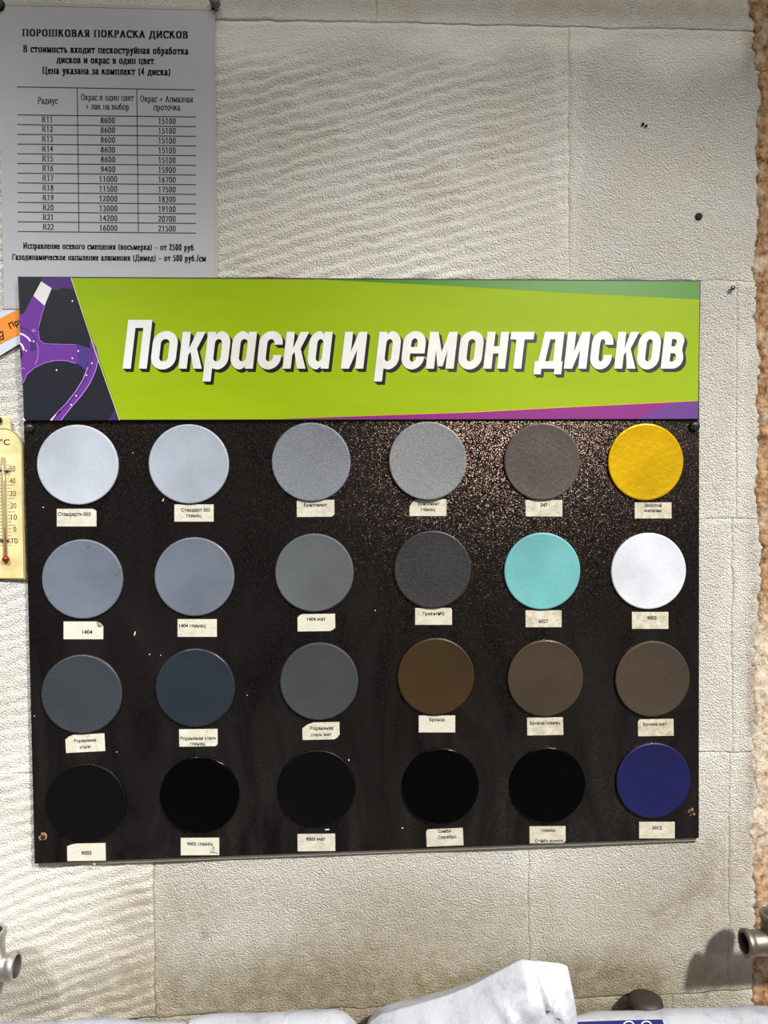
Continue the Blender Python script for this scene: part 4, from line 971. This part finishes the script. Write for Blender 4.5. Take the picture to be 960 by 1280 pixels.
# ------------------------------------------------------------------ sacks on the shelf below
def sack_mat(name, col, dirt, amt):
    m = mat(name, col, .45, spec=.4)
    n = tex(m, 'Noise', 38, 6, .7); n3 = tex(m, 'Noise', 9, 4, .6)
    c = mixc(m, ramp(m, n.outputs['Fac'], [(.50, 0.), (.72, amt)]), col, dirt)
    c = mixc(m, ramp(m, n3.outputs['Fac'], [(.52, 0.), (.75, amt * .9)]), c, tuple(v * .8 for v in dirt))
    link(m, c, 'Base Color'); n2 = tex(m, 'Noise', 70, 3, .55); n2.inputs['Distortion'].default_value = 1.2; link(m, bump(m, n2.outputs['Fac'], .0022, .45), 'Normal'); return m
zsh = at(480, 1335, .05).z
def sack(name, top, h0, thick, m, label, cat='sack', mat2=None, crease=1.0, seed=1, lines=(), taper=.4):
    """stuffed bag: top outline in px at depth h0, standing on the shelf, thick metres deep"""
    T = [at(x, y, h0) for x, y in top]; xs = np.array([p.x for p in T]); zs = np.array([p.z for p in T])
    NX, NT = 110, 56; V = []
    xx = np.linspace(xs[0], xs[-1], NX + 1); zt = np.interp(xx, xs, zs)
    for i in range(NX + 1):
        end = min(1.0, math.sqrt(max(0.0, 1 - abs(2 * i / NX - 1) ** 6)) + .06)
        for j in range(NT):
            a = 2 * math.pi * j / NT; c, s = math.cos(a), math.sin(a)
            cz, rz_ = (zt[i] + zsh) / 2, (zt[i] - zsh) / 2
            zz = cz + rz_ * math.copysign(abs(s) ** .55, s)
            yy = -h0 - thick / 2 * math.copysign(abs(c) ** .9, c) * end * (1 - taper * max(0, s) ** 1.5)
            V.append([xx[i], yy, zz])
    V = np.array(V)
    u, w = V[:, 0], V[:, 2]
    cr = (vnoise(u + .4 * w, w - .3 * u, .035, 70 + seed) - .5) * .009 + (vnoise(u - .8 * w, w * .5, .014, 80 + seed) - .5) * .0022
    fr = np.clip((-V[:, 1] - h0) / (thick / 2), -1, 1)
    V[:, 1] -= cr * fr * crease
    for (xa, ya, xb, yb, amp, wd) in lines:
        A, B = at(xa, ya, h0 + thick / 2), at(xb, yb, h0 + thick / 2); dx, dz = B.x - A.x, B.z - A.z; L2 = dx * dx + dz * dz
        t = np.clip(((V[:, 0] - A.x) * dx + (V[:, 2] - A.z) * dz) / L2, 0, 1)
        dd = np.hypot(V[:, 0] - A.x - t * dx, V[:, 2] - A.z - t * dz)
        V[:, 1] -= amp * np.exp(-(dd / wd) ** 2) * np.clip(fr, 0, 1)
    V[:, 1] = np.minimum(V[:, 1], -.003)
    Fc = [(i * NT + j, i * NT + (j + 1) % NT, (i + 1) * NT + (j + 1) % NT, (i + 1) * NT + j) for i in range(NX) for j in range(NT)]
    Fc += [tuple(range(NT))[::-1], tuple(NX * NT + j for j in range(NT))]
    me = mesh(V, Fc, smooth=True)
    bm = bmesh.new(); bm.from_mesh(me); bmesh.ops.recalc_face_normals(bm, faces=bm.faces); bm.to_mesh(me); bm.free()
    me.polygons.foreach_set('use_smooth', [True] * len(me.polygons))
    return obj(name, me, m, None, label=label, category=cat)
SW = sack_mat('white_sack', (176, 180, 189), (108, 112, 122), .55); SG = sack_mat('grey_white_sack', (178, 180, 188), (100, 124, 140), .45)
sack('plastic_sack', [(452, 1300), (462, 1278), (476, 1268), (520, 1256), (560, 1244), (590, 1232), (620, 1216), (644, 1203), (652, 1199.5), (668, 1201), (700, 1204), (710, 1208), (712, 1220), (710, 1244), (714, 1262), (724, 1290)], .05, .075, SW,
     'crumpled white plastic sack with a tall peaked corner leaning on the wall', crease=.45, lines=[(476, 1280, 560, 1254, .010, .0035), (560, 1254, 640, 1226, .011, .004), (640, 1226, 656, 1210, .010, .0035), (664, 1210, 682, 1236, .007, .003), (682, 1236, 690, 1262, .008, .003), (690, 1262, 716, 1285, .009, .003), (600, 1240, 650, 1290, .005, .004), (510, 1270, 540, 1300, .005, .004), (676, 1212, 700, 1280, -.004, .006), (560, 1290, 600, 1245, -.006, .012)], taper=.86)
sack('plastic_sack', [(-60, 1288), (60, 1284), (120, 1281), (170, 1283), (236, 1281), (244, 1289)], .040, .05, sack_mat('bluish_sack', (172, 174, 188), (100, 108, 140), .6), 'bluish grey film sack lying along the bottom left under the wall', seed=3)
sack('plastic_sack', [(228, 1294), (236, 1278), (250, 1276), (330, 1274), (380, 1270), (414, 1269), (430, 1272), (444, 1282), (456, 1304)], .055, .06, SG, 'smooth pale grey plastic sack left of the peaked white sack', seed=5, crease=.4)
s4 = empty('printed_sack', at(850, 1300, .05), 'white sack with a blue printed band at the bottom right below the pipe socket', 'sack')
o_ = sack('film', [(706, 1300), (716, 1278), (760, 1276), (820, 1274), (840, 1272.5), (900, 1271), (960, 1270), (1030, 1271), (1050, 1290)], .055, .06, SW, 'x', seed=8, crease=.4)
for k_ in ('label', 'category'): del o_[k_]
o_.parent = s4; o_.matrix_parent_inverse = Matrix.Translation(-s4.location)
# the blue band: a strip laid on the sack's surface by ray casting from the front
def on_surface(o, pts, lift=.0006):
    bpy.context.view_layer.update(); dg = bpy.context.evaluated_depsgraph_get(); inv = o.matrix_world.inverted(); res = []
    for x, z in pts:
        o0 = Vector((0, -D, ZC)); ok, loc, nor, _ = o.ray_cast(inv @ o0, (inv.to_3x3() @ (Vector((x, -.082, z)) - o0)).normalized())
        if not ok: ok, loc, nor, _ = o.closest_point_on_mesh(inv @ Vector((x, -.08, z)))
        loc = o.matrix_world @ loc
        res.append((loc + nor * lift) if ok else Vector((x, -.08, z)))
    return res
def surf_strip(o, top, bot, name, m, parent, nn_=24, nv=5):
    P_ = []
    for i in range(nn_ + 1):
        t = i / nn_
        def ip(l):
            xs_ = [p[0] for p in l]; x_ = xs_[0] + (xs_[-1] - xs_[0]) * t; return x_, float(np.interp(x_, xs_, [p[1] for p in l]))
        a_, b_ = ip(top), ip(bot)
        for j in range(nv + 1):
            s = j / nv; q_ = at(a_[0] * (1 - s) + b_[0] * s, a_[1] * (1 - s) + b_[1] * s, .082); P_.append((q_.x, q_.z))
    R3 = on_surface(o, P_)
    return obj(name, mesh(R3, [(i * (nv + 1) + j, i * (nv + 1) + j + 1, (i + 1) * (nv + 1) + j + 1, (i + 1) * (nv + 1) + j) for i in range(nn_) for j in range(nv)], smooth=True), m, parent)
BLUE = mat('blue_print', (22, 27, 96), .4)
surf_strip(o_, [(722, 1278), (780, 1276), (828, 1275)], [(722, 1300), (780, 1300), (836, 1300)], 'blue_band', BLUE, s4)
for cx in (786, 808):
    ringp = arc(cx, 1285, 8, 8, 0, 360, 18)
    q1 = [at(x, y, .082) for x, y in ringp]; q2 = [at(cx + (x - cx) * .82, 1285 + (y - 1285) * .82, .082) for x, y in ringp]
    R3 = on_surface(o_, [(p.x, p.z) for p in q1 + q2], .0010); n = len(ringp)
    obj('ring_print', mesh(R3, [(i, i + 1, n + i + 1, n + i) for i in range(n - 1)]), mat('print_white', (230, 232, 240), .4), s4)

# dark tube standing behind the printed sack
tb = bm_mesh(lathe([(.001, .0), (.0175, .0), (.0175, at(806, 1254, .022).z - zsh), (.0165, at(806, 1249, .022).z - zsh), (.012, at(806, 1246, .022).z - zsh), (.002, at(806, 1245, .022).z - zsh)], 32, 'Z'))
move(tb, Vector((at(807, 1240, .022).x, -.022, zsh)))
obj('dark_tube', tb, mat('dark_rubber', (40, 33, 26), .6), None, label='dark brown round-topped tube standing against the wall behind the blue-printed sack', category='tube')

# shelf that carries the sacks, just under the frame
z0 = zsh
bm = bmesh.new()
bmesh.ops.create_cube(bm, size=1.0, matrix=Matrix.Translation((0.0, -.075, z0 - .011)) @ Matrix.Diagonal((1.5, .145, .022, 1)))
bmesh.ops.bevel(bm, geom=list(bm.edges), offset=.002, segments=2, affect='EDGES')
WOOD = mat('shelf_wood', (150, 122, 88), .7); nn = tex(WOOD, 'Noise', 3, 6, .6, mapping(WOOD, (1, 14, 14))); link(WOOD, mixc(WOOD, nn.outputs['Fac'], (168, 138, 98), (112, 86, 58)), 'Base Color')
obj('wall_shelf', bm_mesh(bm, smooth=False), WOOD, None, label='plain wooden shelf board carrying the plastic sacks along the bottom of the wall', category='shelf')
